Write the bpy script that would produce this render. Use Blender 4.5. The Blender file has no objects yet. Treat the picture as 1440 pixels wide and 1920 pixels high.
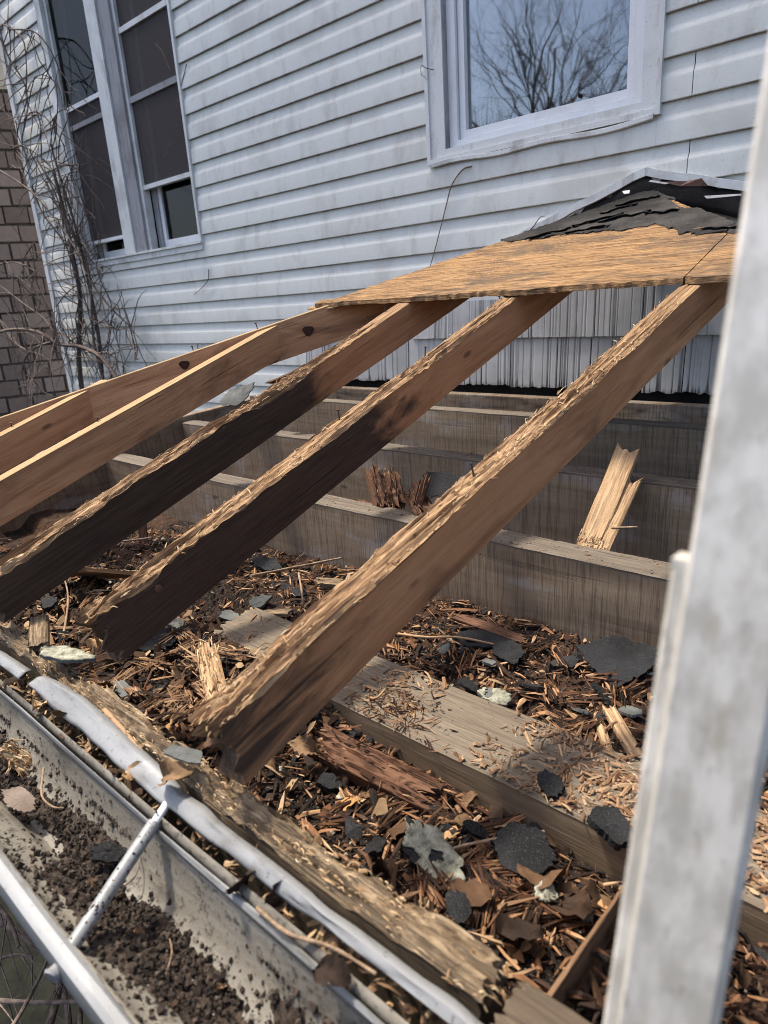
import bpy, math, random
import numpy as np
from mathutils import Matrix, Vector

random.seed(7)
rng = np.random.default_rng(7)
scene = bpy.context.scene
col = scene.collection

# ------------------------------------------------------------------ camera
YAW, PITCH, ROLL, FPX = math.radians(42.741), math.radians(17.686), math.radians(-3.866), 1256.45
_fwd = np.array([-math.sin(YAW) * math.cos(PITCH), math.cos(YAW) * math.cos(PITCH), -math.sin(PITCH)])
_r0 = np.array([math.cos(YAW), math.sin(YAW), 0.0])
_u0 = np.cross(_r0, _fwd)
_right = math.cos(ROLL) * _r0 + math.sin(ROLL) * _u0
_up = -math.sin(ROLL) * _r0 + math.cos(ROLL) * _u0
cam_data = bpy.data.cameras.new("camera")
cam = bpy.data.objects.new("camera", cam_data)
col.objects.link(cam)
cam.matrix_world = Matrix(((_right[0], _up[0], -_fwd[0], 0), (_right[1], _up[1], -_fwd[1], 0), (_right[2], _up[2], -_fwd[2], 0), (0, 0, 0, 1)))
cam_data.sensor_fit = 'HORIZONTAL'
cam_data.sensor_width = 36.0
cam_data.lens = FPX / 1440 * 36
cam_data.clip_start = 0.02
cam_data.clip_end = 600
cam_data.dof.use_dof = True
cam_data.dof.focus_distance = 1.7
cam_data.dof.aperture_fstop = 7.0
scene.camera = cam

# ------------------------------------------------------------------ world and sun
SUN_EL, SUN_AZ = math.radians(66), math.radians(80)      # azimuth: to the left of the wall's outward normal
to_sun = Vector((-math.cos(SUN_EL) * math.sin(SUN_AZ), -math.cos(SUN_EL) * math.cos(SUN_AZ), math.sin(SUN_EL)))
world = bpy.data.worlds.new("World")
scene.world = world
world.use_nodes = True
wn = world.node_tree.nodes
sky = wn.new('ShaderNodeTexSky')
sky.sky_type = 'NISHITA'
sky.sun_disc = False
sky.dust_density = 3.5
sky.air_density = 0.75
sky.sun_elevation = SUN_EL
sky.sun_rotation = math.atan2(to_sun.x, to_sun.y)
world.node_tree.links.new(sky.outputs[0], wn['Background'].inputs[0])
wn['Background'].inputs[1].default_value = 0.15
sun_data = bpy.data.lights.new("sun", 'SUN')
sun_data.energy = 3.1
sun_data.angle = math.radians(5)
sun_data.color = (1.0, 0.92, 0.80)
sun = bpy.data.objects.new("sun", sun_data)
col.objects.link(sun)
sun.rotation_euler = to_sun.to_track_quat('Z', 'Y').to_euler()
sun.location = to_sun * 30
scene.view_settings.view_transform = 'Standard'
scene.view_settings.look = 'None'
scene.view_settings.gamma = 1
scene.cycles.filter_width = 0.9
scene.view_settings.exposure = 1.3

# ------------------------------------------------------------------ helpers
def ray(px, py):
    return _fwd + (px - 720) / FPX * _right - (py - 960) / FPX * _up
def at_y(px, py, Y):
    d = ray(px, py); return d * (Y / d[1])
def at_z(px, py, Z):
    d = ray(px, py); return d * (Z / d[2])
RA, RS = -0.573, 0.333                                   # roof plane of the rafter tops: Z = RA + RS * Y
def on_roof(px, py, lift=0.0):
    d = ray(px, py); return d * ((RA + lift) / (d[2] - RS * d[1]))

def _h(ix, iy, iz, s):
    n = (ix.astype(np.int64) * 374761393 + iy.astype(np.int64) * 668265263 + iz.astype(np.int64) * 2147483647 + s * 974634777) & 0xFFFFFFFF
    n = ((n ^ (n >> 13)) * 1274126177) & 0xFFFFFFFF
    n = ((n ^ (n >> 16)) * 2246822519) & 0xFFFFFFFF
    return ((n ^ (n >> 15)) & 0xFFFFFF) / float(0xFFFFFF) * 2 - 1
def vn(x, y, z=0.0, s=0):
    x, y, z = np.broadcast_arrays(np.asarray(x, float), np.asarray(y, float), np.asarray(z, float))
    ix, iy, iz = np.floor(x), np.floor(y), np.floor(z)
    fx, fy, fz = x - ix, y - iy, z - iz
    fx, fy, fz = fx * fx * (3 - 2 * fx), fy * fy * (3 - 2 * fy), fz * fz * (3 - 2 * fz)
    ix, iy, iz = ix.astype(np.int64), iy.astype(np.int64), iz.astype(np.int64)
    def c(a, b, d): return _h(ix + a, iy + b, iz + d, s)
    x00 = c(0,0,0) * (1-fx) + c(1,0,0) * fx; x10 = c(0,1,0) * (1-fx) + c(1,1,0) * fx
    x01 = c(0,0,1) * (1-fx) + c(1,0,1) * fx; x11 = c(0,1,1) * (1-fx) + c(1,1,1) * fx
    return (x00 * (1-fy) + x10 * fy) * (1-fz) + (x01 * (1-fy) + x11 * fy) * fz
def fbm(x, y, z=0.0, s=0, o=4):
    a, t = 0.0, 0.0
    for i in range(o):
        k = 2.0 ** i
        a = a + vn(np.asarray(x) * k, np.asarray(y) * k, np.asarray(z) * k, s + i * 17) / k; t += 1 / k
    return a / t

WORLD = {}
def link(o, parent=None, M=None, label=None, cat=None, group=None, kind=None):
    M = Matrix.Identity(4) if M is None else M
    col.objects.link(o)
    WORLD[o] = M
    if parent is not None:
        o.parent = parent
        o.matrix_basis = WORLD[parent].inverted() @ M
    else:
        o.matrix_basis = M
    if label: o['label'] = label
    if cat: o['category'] = cat
    if group: o['group'] = group
    if kind: o['kind'] = kind
    return o
def mesh(name, V, F, mat=None, attrs=None, smooth=None):
    me = bpy.data.meshes.new(name)
    me.from_pydata(np.asarray(V, float).tolist(), [], F if isinstance(F, list) else F.tolist())
    if attrs:
        for k, a in attrs.items():
            at = me.attributes.new(k, 'FLOAT', 'POINT')
            at.data.foreach_set('value', np.asarray(a, np.float32))
    if mat is not None:
        for m in (mat if isinstance(mat, (list, tuple)) else [mat]): me.materials.append(m)
    if smooth is not None:
        me.polygons.foreach_set('use_smooth', [True] * len(me.polygons))
        if smooth < 180: me.set_sharp_from_angle(angle=math.radians(smooth))
    me.update()
    return me
def obj(name, V, F, mat=None, parent=None, M=None, attrs=None, smooth=None, **kw):
    return link(bpy.data.objects.new(name, mesh(name, V, F, mat, attrs, smooth)), parent, M, **kw)
def thing(name, loc, label, cat, group=None):
    return link(bpy.data.objects.new(name, None), None, Matrix.Translation(Vector(loc)), label, cat, group)

class MB:
    """collects shapes for one mesh"""
    def __init__(s): s.V = []; s.F = []; s.A = {}
    def add(s, V, F, **a):
        n = len(s.V); V = [tuple(v) for v in V]
        s.V += V; s.F += [tuple(i + n for i in f) for f in F]
        for k in set(list(s.A) + list(a)):
            s.A.setdefault(k, [0.0] * n)
            s.A[k] += [a.get(k, 0.0)] * len(V) if np.isscalar(a.get(k, 0.0)) else list(a[k])
    def box(s, x0, x1, y0, y1, z0, z1, **a):
        V = [(x0,y0,z0),(x1,y0,z0),(x1,y1,z0),(x0,y1,z0),(x0,y0,z1),(x1,y0,z1),(x1,y1,z1),(x0,y1,z1)]
        s.add(V, [(3,2,1,0),(4,5,6,7),(0,1,5,4),(1,2,6,5),(2,3,7,6),(3,0,4,7)], **a)
    def tube(s, pts, rad, n=6, **a):
        pts = [np.asarray(p, float) for p in pts]
        V = []; F = []; prev = None
        for i, p in enumerate(pts):
            t = (pts[min(i+1, len(pts)-1)] - pts[max(i-1, 0)]); t = t / (np.linalg.norm(t) + 1e-9)
            if prev is None:
                prev = np.cross(t, (0.3, 0.2, 0.93)); prev /= np.linalg.norm(prev) + 1e-9
            u = prev - t * (prev @ t); u /= np.linalg.norm(u) + 1e-9; prev = u
            w = np.cross(t, u); r = rad[i] if hasattr(rad, '__len__') else rad
            for k in range(n):
                ang = 2 * math.pi * k / n
                V.append(p + r * (math.cos(ang) * u + math.sin(ang) * w))
        for i in range(len(pts) - 1):
            for k in range(n):
                F.append((i*n+k, i*n+(k+1)%n, (i+1)*n+(k+1)%n, (i+1)*n+k))
        F.append(tuple(range(n-1, -1, -1))); F.append(tuple((len(pts)-1)*n + k for k in range(n)))
        s.add(V, F, **a)
    def build(s, name, mat, parent=None, M=None, smooth=None, **kw):
        return obj(name, s.V, s.F, mat, parent, M, s.A or None, smooth, **kw)

def grid_faces(nu, nv, off=0, wrap=False):
    F = []
    for i in range(nu - 1):
        for j in range(nv if wrap else nv - 1):
            j2 = (j + 1) % nv
            F.append((off + i*nv + j, off + (i+1)*nv + j, off + (i+1)*nv + j2, off + i*nv + j2))
    return F

# ------------------------------------------------------------------ materials
class Mat:
    def __init__(s, name, rough=0.8, spec=0.3):
        s.m = bpy.data.materials.new(name); s.m.use_nodes = True
        s.t = s.m.node_tree; s.n = s.t.nodes; s.b = s.n['Principled BSDF']
        s.b.inputs['Roughness'].default_value = rough
        s.b.inputs['Specular IOR Level'].default_value = spec
        s.tc = s.n.new('ShaderNodeTexCoord'); s.oi = s.n.new('ShaderNodeObjectInfo')
    def lk(s, a, b): s.t.links.new(a, b)
    def co(s, scale=(1,1,1), rand=True, src='Object'):
        mp = s.n.new('ShaderNodeMapping'); mp.inputs['Scale'].default_value = scale
        v = s.tc.outputs[src]
        if rand:
            ad = s.n.new('ShaderNodeVectorMath'); ad.operation = 'ADD'
            mu = s.n.new('ShaderNodeMath'); mu.operation = 'MULTIPLY'; mu.inputs[1].default_value = 37.0
            s.lk(s.oi.outputs['Random'], mu.inputs[0]); s.lk(v, ad.inputs[0]); s.lk(mu.outputs[0], ad.inputs[1]); v = ad.outputs[0]
        s.lk(v, mp.inputs['Vector']); return mp.outputs[0]
    def noise(s, vec, scale=1.0, detail=4.0, rough=0.6, dist=0.0):
        n = s.n.new('ShaderNodeTexNoise'); n.inputs['Scale'].default_value = scale; n.inputs['Detail'].default_value = detail
        n.inputs['Roughness'].default_value = rough; n.inputs['Distortion'].default_value = dist
        s.lk(vec, n.inputs['Vector']); return n.outputs['Fac']
    def voro(s, vec, scale=1.0, feature='F1', out='Distance'):
        n = s.n.new('ShaderNodeTexVoronoi'); n.inputs['Scale'].default_value = scale; n.feature = feature
        s.lk(vec, n.inputs['Vector']); return n.outputs[out]
    def attr(s, name):
        n = s.n.new('ShaderNodeAttribute'); n.attribute_name = name; return n.outputs['Fac']
    def ramp(s, fac, stops):
        r = s.n.new('ShaderNodeValToRGB'); e = r.color_ramp.elements
        while len(e) < len(stops): e.new(0.5)
        for i, (p, c) in enumerate(stops):
            e[i].position = p; e[i].color = (*c, 1) if len(c) == 3 else c
        s.lk(fac, r.inputs[0]); return r.outputs[0]
    def step(s, fac, lo, hi):
        n = s.n.new('ShaderNodeMapRange'); n.inputs[1].default_value = lo; n.inputs[2].default_value = hi
        n.interpolation_type = 'SMOOTHSTEP'; s.lk(fac, n.inputs[0]); return n.outputs[0]
    def mix(s, fac, a, b, mode='MIX'):
        m = s.n.new('ShaderNodeMix'); m.data_type = 'RGBA'; m.blend_type = mode; m.clamp_result = True
        if hasattr(fac, 'links') or hasattr(fac, 'is_linked'): s.lk(fac, m.inputs[0])
        else: m.inputs[0].default_value = fac
        for v, i in ((a, 6), (b, 7)):
            if isinstance(v, tuple): m.inputs[i].default_value = (*v, 1) if len(v) == 3 else v
            else: s.lk(v, m.inputs[i])
        return m.outputs[2]
    def math(s, op, a, b=0.0):
        m = s.n.new('ShaderNodeMath'); m.operation = op; m.use_clamp = False
        for v, i in ((a, 0), (b, 1)):
            if isinstance(v, (int, float)): m.inputs[i].default_value = v
            else: s.lk(v, m.inputs[i])
        return m.outputs[0]
    def bump(s, h, strength=0.5, dist=0.002, prev=None):
        b = s.n.new('ShaderNodeBump'); b.inputs['Strength'].default_value = strength; b.inputs['Distance'].default_value = dist
        s.lk(h, b.inputs['Height'])
        if prev is not None: s.lk(prev, b.inputs['Normal'])
        return b.outputs[0]
    def done(s, color, normal=None, rough=None):
        if isinstance(color, tuple): s.b.inputs['Base Color'].default_value = (*color, 1)
        else: s.lk(color, s.b.inputs['Base Color'])
        if normal is not None: s.lk(normal, s.b.inputs['Normal'])
        if rough is not None: s.lk(rough, s.b.inputs['Roughness'])
        return s.m

def wood(name, stops, rotstops, darkcol, saw=0.0, bumpd=0.0015, blotch=0.5):
    m = Mat(name, 0.85, 0.25)
    g1 = m.noise(m.co((1.8, 20, 20)), 1, 6, 0.6, 1.6)          # broad grain
    g2 = m.noise(m.co((9, 260, 260)), 1, 3, 0.7)                # fine fibre
    c = m.ramp(g1, stops)
    c = m.mix(m.step(g2, 0.45, 0.75), c, m.mix(0.10 if saw else 0.30, c, (0.02, 0.014, 0.01)))
    ck = m.noise(m.co((1.3, 75, 75)), 1, 3, 0.55, 0.6)          # drying cracks
    ckf = m.step(ck, 0.665, 0.70)
    c = m.mix(m.math('MULTIPLY', ckf, 0.3 if saw else 0.8), c, (0.018, 0.012, 0.009))
    bl = m.noise(m.co((3.5, 9, 9)), 1, 5, 0.6, 0.8)
    c = m.mix(m.math('MULTIPLY', m.step(bl, 0.5, 0.72), blotch), c, darkcol)
    kn = m.voro(m.co((4, 11, 11)), 1.0)                          # knots
    c = m.mix(m.math('MULTIPLY', m.step(kn, 0.10, 0.05), 0.75), c, darkcol)
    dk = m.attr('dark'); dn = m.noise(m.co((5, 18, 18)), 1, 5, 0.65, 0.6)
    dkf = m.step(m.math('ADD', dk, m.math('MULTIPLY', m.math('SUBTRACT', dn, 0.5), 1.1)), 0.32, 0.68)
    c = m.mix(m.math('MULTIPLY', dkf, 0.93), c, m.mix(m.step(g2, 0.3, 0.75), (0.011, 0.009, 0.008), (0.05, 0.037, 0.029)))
    h = m.math('SUBTRACT', m.math('ADD', m.math('MULTIPLY', g1, 0.4), m.math('MULTIPLY', g2, 0.12 if saw else 0.6)), m.math('MULTIPLY', ckf, 0.2 if saw else 0.8))
    if saw:
        sw = m.noise(m.co((210, 6, 6)), 1, 3, 0.7)
        bm_ = m.noise(m.co((4, 9, 9)), 1, 4, 0.6, 0.6); c = m.mix(m.math('MULTIPLY', m.step(bm_, 0.5, 0.68), 0.55), c, (0.30, 0.275, 0.25))
        c = m.mix(m.math('MULTIPLY', m.step(sw, 0.47, 0.62), saw), c, m.mix(0.7, c, (0.015, 0.011, 0.008)))
        h = m.math('ADD', h, m.math('MULTIPLY', sw, 0.8))
    rt = m.attr('rot'); rn = m.noise(m.co((3.0, 95, 95)), 1, 6, 0.75, 0.7)
    rf = m.noise(m.co((7, 460, 460)), 1, 3, 0.65)
    rc = m.ramp(rn, rotstops)
    rc = m.mix(m.step(rf, 0.52, 0.72), rc, m.mix(0.7, rc, (0.03, 0.017, 0.01)))
    rfac = m.step(m.math('ADD', rt, m.math('MULTIPLY', m.math('SUBTRACT', rn, 0.5), 0.5)), 0.35, 0.6)
    c = m.mix(rfac, c, rc)
    h = m.math('ADD', h, m.math('MULTIPLY', m.math('MULTIPLY', rf, rt), 0.9))
    return m.done(c, m.bump(h, 1.0, bumpd))

STRAW = [(0.31, (0.028, 0.014, 0.008)), (0.43, (0.14, 0.078, 0.038)), (0.56, (0.30, 0.185, 0.095)), (0.76, (0.48, 0.345, 0.205))]
M_RAFT = wood("rafter_wood", [(0.25, (0.25, 0.115, 0.052)), (0.5, (0.40, 0.20, 0.094)), (0.75, (0.50, 0.28, 0.145))], STRAW, (0.095, 0.050, 0.033))
M_FRESH = wood("newer_rafter_wood", [(0.25, (0.27, 0.135, 0.066)), (0.5, (0.43, 0.23, 0.115)), (0.75, (0.53, 0.315, 0.17))],
               [(0.3, (0.21, 0.128, 0.060)), (0.5, (0.31, 0.205, 0.102)), (0.7, (0.385, 0.27, 0.148))], (0.10, 0.045, 0.028), blotch=0.6)
M_ROT = wood("rotten_dark_wood", [(0.25, (0.06, 0.028, 0.016)), (0.5, (0.115, 0.056, 0.031)), (0.75, (0.18, 0.095, 0.054))],
             [(0.28, (0.04, 0.02, 0.011)), (0.5, (0.15, 0.083, 0.043)), (0.74, (0.29, 0.185, 0.105))], (0.03, 0.016, 0.011), bumpd=0.003)
M_LEAN = wood("split_board_wood", [(0.25, (0.16, 0.088, 0.045)), (0.5, (0.27, 0.165, 0.09)), (0.75, (0.38, 0.255, 0.15))],
              [(0.3, (0.22, 0.125, 0.065)), (0.5, (0.37, 0.24, 0.13)), (0.72, (0.52, 0.37, 0.22))], (0.10, 0.055, 0.03), blotch=0.4)
M_JOIST = wood("joist_wood", [(0.25, (0.17, 0.122, 0.078)), (0.5, (0.215, 0.158, 0.104)), (0.75, (0.26, 0.198, 0.135))],
               [(0.3, (0.055, 0.043, 0.032)), (0.5, (0.115, 0.094, 0.072)), (0.75, (0.19, 0.16, 0.125))], (0.05, 0.04, 0.03), saw=0.6, blotch=0.2)
M_PLANK = wood("plank_wood", [(0.25, (0.12, 0.085, 0.052)), (0.5, (0.2, 0.148, 0.094)), (0.75, (0.29, 0.22, 0.145))],
               [(0.3, (0.075, 0.058, 0.041)), (0.5, (0.135, 0.108, 0.078)), (0.75, (0.20, 0.165, 0.122))], (0.06, 0.04, 0.026), blotch=0.35)
M_PLATE = wood("rotten_plate_wood", [(0.25, (0.04, 0.029, 0.019)), (0.5, (0.085, 0.063, 0.042)), (0.75, (0.15, 0.115, 0.078))],
               [(0.32, (0.03, 0.021, 0.013)), (0.45, (0.115, 0.08, 0.048)), (0.58, (0.25, 0.182, 0.11)), (0.78, (0.42, 0.335, 0.225))], (0.05, 0.035, 0.022), bumpd=0.003, blotch=0.4)

def deck_mat():
    m = Mat("sheathing_wood", 0.85, 0.25)
    g1 = m.noise(m.co((7, 120, 120), False), 1, 7, 0.75, 0.6)
    g2 = m.noise(m.co((22, 330, 330), False), 1, 3, 0.7)
    c = m.ramp(g1, [(0.35, (0.05, 0.028, 0.014)), (0.44, (0.18, 0.10, 0.044)), (0.55, (0.34, 0.195, 0.086)), (0.70, (0.47, 0.305, 0.155))])
    c = m.mix(m.step(g2, 0.5, 0.7), c, m.mix(0.6, c, (0.05, 0.026, 0.012)))
    gr = m.noise(m.co((4.0, 9, 9), False), 1, 7, 0.68, 0.8)
    c = m.mix(m.math('MULTIPLY', m.step(gr, 0.46, 0.68), 0.72), c, (0.06, 0.05, 0.042))
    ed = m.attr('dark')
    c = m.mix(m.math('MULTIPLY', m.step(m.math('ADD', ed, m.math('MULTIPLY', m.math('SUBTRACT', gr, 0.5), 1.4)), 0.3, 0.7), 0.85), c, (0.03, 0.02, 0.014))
    h = m.math('ADD', g1, m.math('MULTIPLY', g2, 0.6))
    return m.done(c, m.bump(h, 1.0, 0.006))
M_DECK = deck_mat()

def tar_mat(name, a, b, sp=0.35):
    m = Mat(name, 0.9, sp * 0.45)
    n = m.noise(m.co((7, 7, 7)), 1, 5, 0.6); g = m.noise(m.co((420, 420, 420)), 1, 2, 0.6)
    c = m.mix(m.step(n, 0.35, 0.7), a, b)
    c = m.mix(m.step(g, 0.52, 0.68), c, m.mix(0.07, c, (0.35, 0.33, 0.31)))
    cr = m.voro(m.co((28, 60, 28)), 1, 'DISTANCE_TO_EDGE')
    h = m.math('ADD', m.math('ADD', n, m.math('MULTIPLY', g, 0.4)), m.math('MULTIPLY', m.step(cr, 0.0, 0.05), 0.25))
    return m.done(c, m.bump(h, 0.9, 0.002))
M_TAR = tar_mat("tar_paper", (0.014, 0.013, 0.0125), (0.045, 0.041, 0.038))
M_FELT = tar_mat("torn_felt", (0.006, 0.006, 0.006), (0.02, 0.018, 0.017))
M_SHING = tar_mat("dark_shingle", (0.006, 0.0062, 0.0068), (0.020, 0.0205, 0.022), 0.5)
M_SHGREY = tar_mat("grey_shingle", (0.05, 0.053, 0.051), (0.125, 0.13, 0.122))
M_SHBROWN = tar_mat("brown_granule_shingle", (0.10, 0.075, 0.058), (0.2, 0.16, 0.13))
def lichen_mat():
    m = Mat("lichen_crust", 0.95, 0.1)
    n = m.noise(m.co((60, 60, 60)), 1, 5, 0.7); k = m.noise(m.co((14, 14, 14)), 1, 3, 0.5)
    c = m.ramp(n, [(0.3, (0.085, 0.083, 0.062)), (0.5, (0.235, 0.23, 0.175)), (0.7, (0.40, 0.39, 0.31))])
    c = m.mix(m.step(k, 0.62, 0.7), c, (0.03, 0.03, 0.03))
    return m.done(c, m.bump(n, 1.0, 0.006))
M_LICH = lichen_mat()

def paint(name, base, dirt, amt, streak=(14, 14, 2.2), rough=0.55, bumpd=0.0008, spots=0.25):
    m = Mat(name, rough, 0.4)
    a = m.noise(m.co(streak), 1, 6, 0.7, 0.4); b = m.noise(m.co((3, 3, 3)), 1, 4, 0.6); f = m.noise(m.co((120, 120, 120)), 1, 3, 0.65)
    c = m.mix(m.math('MULTIPLY', m.step(a, 0.48, 0.75), amt), base, dirt)
    c = m.mix(m.math('MULTIPLY', m.step(b, 0.5, 0.72), amt * 0.7), c, dirt)
    c = m.mix(m.math('MULTIPLY', m.step(f, 0.62, 0.7), spots), c, m.mix(0.75, c, (0.05, 0.045, 0.04)))
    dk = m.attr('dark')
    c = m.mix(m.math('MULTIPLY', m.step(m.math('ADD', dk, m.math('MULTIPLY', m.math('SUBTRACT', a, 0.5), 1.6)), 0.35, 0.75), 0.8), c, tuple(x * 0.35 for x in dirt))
    return m.done(c, m.bump(m.math('ADD', m.math('MULTIPLY', b, 2.0), f), 0.6, bumpd))
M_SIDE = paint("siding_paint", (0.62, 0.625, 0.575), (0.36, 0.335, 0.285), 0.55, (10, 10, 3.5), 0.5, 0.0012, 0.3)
M_TRIM = paint("trim_paint", (0.64, 0.645, 0.62), (0.27, 0.25, 0.215), 0.8, (9, 9, 3), 0.5, 0.0010, 0.45)
M_VINYL = paint("vinyl_window_white", (0.72, 0.73, 0.74), (0.45, 0.43, 0.40), 0.3, (9, 9, 3), 0.35, 0.0004, 0.2)
M_PEEL_SHADE = paint("peeling_and_shaded_wood", (0.30, 0.30, 0.31), (0.13, 0.115, 0.105), 0.85, (40, 40, 5), 0.8, 0.002, 0.6)
M_GUTW = paint("gutter_white", (0.205, 0.21, 0.212), (0.085, 0.077, 0.062), 0.85, (9, 30, 30), 0.45, 0.0006, 0.7)
def beige_mat():
    m = Mat("gutter_inside", 0.7, 0.3)
    a = m.noise(m.co((5, 14, 14)), 1, 6, 0.65, 0.5); f = m.noise(m.co((90, 90, 90)), 1, 4, 0.7); s2 = m.noise(m.co((9, 120, 120)), 1, 3, 0.6, 0.5)
    c = m.ramp(a, [(0.36, (0.05, 0.045, 0.036)), (0.49, (0.135, 0.122, 0.099)), (0.72, (0.205, 0.189, 0.156))])
    c = m.mix(m.math('MULTIPLY', m.step(f, 0.53, 0.64), 0.8), c, (0.03, 0.026, 0.02))
    c = m.mix(m.math('MULTIPLY', m.step(s2, 0.52, 0.66), 0.6), c, (0.14, 0.12, 0.09))
    return m.done(c, m.bump(f, 0.6, 0.002))
M_GUTIN = beige_mat()
def flat(name, a, b, sc=30, rough=0.9, bumpd=0.002, spec=0.2, rand=False, d=4):
    m = Mat(name, rough, spec)
    n = m.noise(m.co((sc, sc, sc)), 1, d, 0.65)
    c = m.mix(m.step(n, 0.3, 0.7), a, b)
    if rand: c = m.mix(m.math('MULTIPLY', m.oi.outputs['Random'], 0.6), c, m.mix(0.6, c, (0.02, 0.015, 0.01)))
    return m.done(c, m.bump(n, 0.8, bumpd))
M_SOIL = flat("soil", (0.012, 0.009, 0.007), (0.055, 0.04, 0.03), 110, 0.95, 0.004)
def bed_mat():
    m = Mat("rotted_litter_bed", 0.95, 0.15)
    n = m.noise(m.co((90, 90, 90)), 1, 5, 0.7); p = m.noise(m.co((9, 9, 9)), 1, 4, 0.6); g = m.noise(m.co((320, 320, 320)), 1, 2, 0.6)
    c = m.mix(m.step(p, 0.40, 0.60), (0.007, 0.006, 0.0055), (0.042, 0.022, 0.013))
    c = m.mix(m.step(n, 0.45, 0.7), c, m.mix(0.6, c, (0.10, 0.058, 0.032)))
    c = m.mix(m.math('MULTIPLY', m.step(g, 0.60, 0.68), 0.55), c, (0.16, 0.14, 0.12))
    return m.done(c, m.bump(m.math('ADD', n, m.math('MULTIPLY', g, 0.5)), 1.0, 0.008))
M_BED = bed_mat()
M_MOSS = flat("moss", (0.012, 0.02, 0.005), (0.06, 0.085, 0.02), 160, 0.95, 0.004)
M_NAIL = flat("rusty_nail", (0.02, 0.013, 0.01), (0.07, 0.04, 0.026), 200, 0.7, 0.0005, 0.4)
M_RUST = flat("rusty_flashing", (0.07, 0.035, 0.024), (0.16, 0.085, 0.06), 40, 0.7, 0.001, 0.4)
M_BARK = flat("vine_bark", (0.07, 0.052, 0.044), (0.2, 0.155, 0.13), 60, 0.9, 0.002, rand=True)
M_TWIG = flat("dry_twig", (0.16, 0.105, 0.065), (0.34, 0.24, 0.16), 60, 0.9, 0.001, rand=True)
M_TREE = flat("bare_tree_bark", (0.05, 0.042, 0.036), (0.13, 0.11, 0.095), 10, 0.9, 0.004)
M_GROUND = flat("ground_litter", (0.003, 0.004, 0.002), (0.012, 0.013, 0.008), 9, 0.95, 0.01, d=8)
M_DARK = flat("dark_interior", (0.012, 0.011, 0.011), (0.022, 0.02, 0.02), 3, 0.9, 0.001)
M_CURT = flat("interior_drape", (0.06, 0.065, 0.05), (0.13, 0.135, 0.11), 5, 0.9, 0.001)
M_CREAM = flat("cream_board", (0.42, 0.38, 0.30), (0.52, 0.48, 0.40), 6)
M_BACK = flat("wall_sheathing", (0.10, 0.09, 0.08), (0.17, 0.155, 0.14), 12)

def chip_mat(name, stops):
    m = Mat(name, 0.85, 0.2)
    r = m.attr('rnd'); ra = m.math('FRACT', m.math('ADD', r, m.oi.outputs['Random']))
    n = m.noise(m.co((60, 60, 60)), 1, 3, 0.6)
    c = m.ramp(m.math('ADD', m.math('MULTIPLY', ra, 0.8), m.math('MULTIPLY', n, 0.2)), stops)
    return m.done(c, m.bump(n, 0.7, 0.002))
M_CHIP = chip_mat("wood_chip", [(0.15, (0.012, 0.008, 0.006)), (0.45, (0.040, 0.021, 0.013)), (0.66, (0.125, 0.058, 0.028)), (0.80, (0.26, 0.135, 0.064)), (0.97, (0.40, 0.26, 0.145))])
M_CHIPT = chip_mat("tan_wood_chip", [(0.1, (0.10, 0.052, 0.027)), (0.45, (0.22, 0.125, 0.066)), (0.9, (0.36, 0.245, 0.145))])
M_LEAF = chip_mat("dry_leaf", [(0.15, (0.02, 0.012, 0.008)), (0.45, (0.07, 0.037, 0.019)), (0.63, (0.15, 0.09, 0.047)), (0.80, (0.32, 0.225, 0.125)), (0.96, (0.36, 0.165, 0.045))])
M_GRIT = chip_mat("grit", [(0.1, (0.02, 0.018, 0.016)), (0.5, (0.06, 0.052, 0.045)), (0.8, (0.2, 0.19, 0.17)), (0.95, (0.5, 0.49, 0.45))])
M_SOILC = chip_mat("soil_crumb", [(0.1, (0.012, 0.009, 0.007)), (0.6, (0.035, 0.026, 0.02)), (0.95, (0.075, 0.055, 0.042))])
M_STRAW = chip_mat("straw_fibre", [(0.05, (0.10, 0.05, 0.024)), (0.3, (0.26, 0.155, 0.075)), (0.6, (0.44, 0.3, 0.165)), (0.95, (0.6, 0.46, 0.29))])

def shake_mat():
    m = Mat("painted_shake", 0.7, 0.25)
    g = m.attr('groove')
    n = m.noise(m.co((60, 3, 4)), 1, 4, 0.65); b = m.noise(m.co((5, 5, 5)), 1, 4)
    c = m.mix(m.step(b, 0.4, 0.7), (0.44, 0.44, 0.42), (0.34, 0.338, 0.315))
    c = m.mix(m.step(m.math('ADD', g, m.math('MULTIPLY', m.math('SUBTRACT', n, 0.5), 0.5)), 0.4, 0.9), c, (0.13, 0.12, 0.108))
    return m.done(c, m.bump(n, 0.5, 0.002))
M_SHAKE = shake_mat()
def brick_mat():
    m = Mat("weathered_brick", 0.9, 0.2)
    n = m.noise(m.co((14, 14, 14)), 1, 5, 0.65)
    c = m.ramp(m.math('ADD', m.math('MULTIPLY', m.oi.outputs['Random'], 0.5), m.math('MULTIPLY', n, 0.5)),
               [(0.2, (0.135, 0.105, 0.09)), (0.5, (0.19, 0.15, 0.13)), (0.8, (0.25, 0.20, 0.175))])
    return m.done(c, m.bump(n, 0.7, 0.006))
M_BRICK = brick_mat()
M_MORT = flat("dark_mortar", (0.04, 0.033, 0.03), (0.085, 0.07, 0.062), 20)
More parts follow.
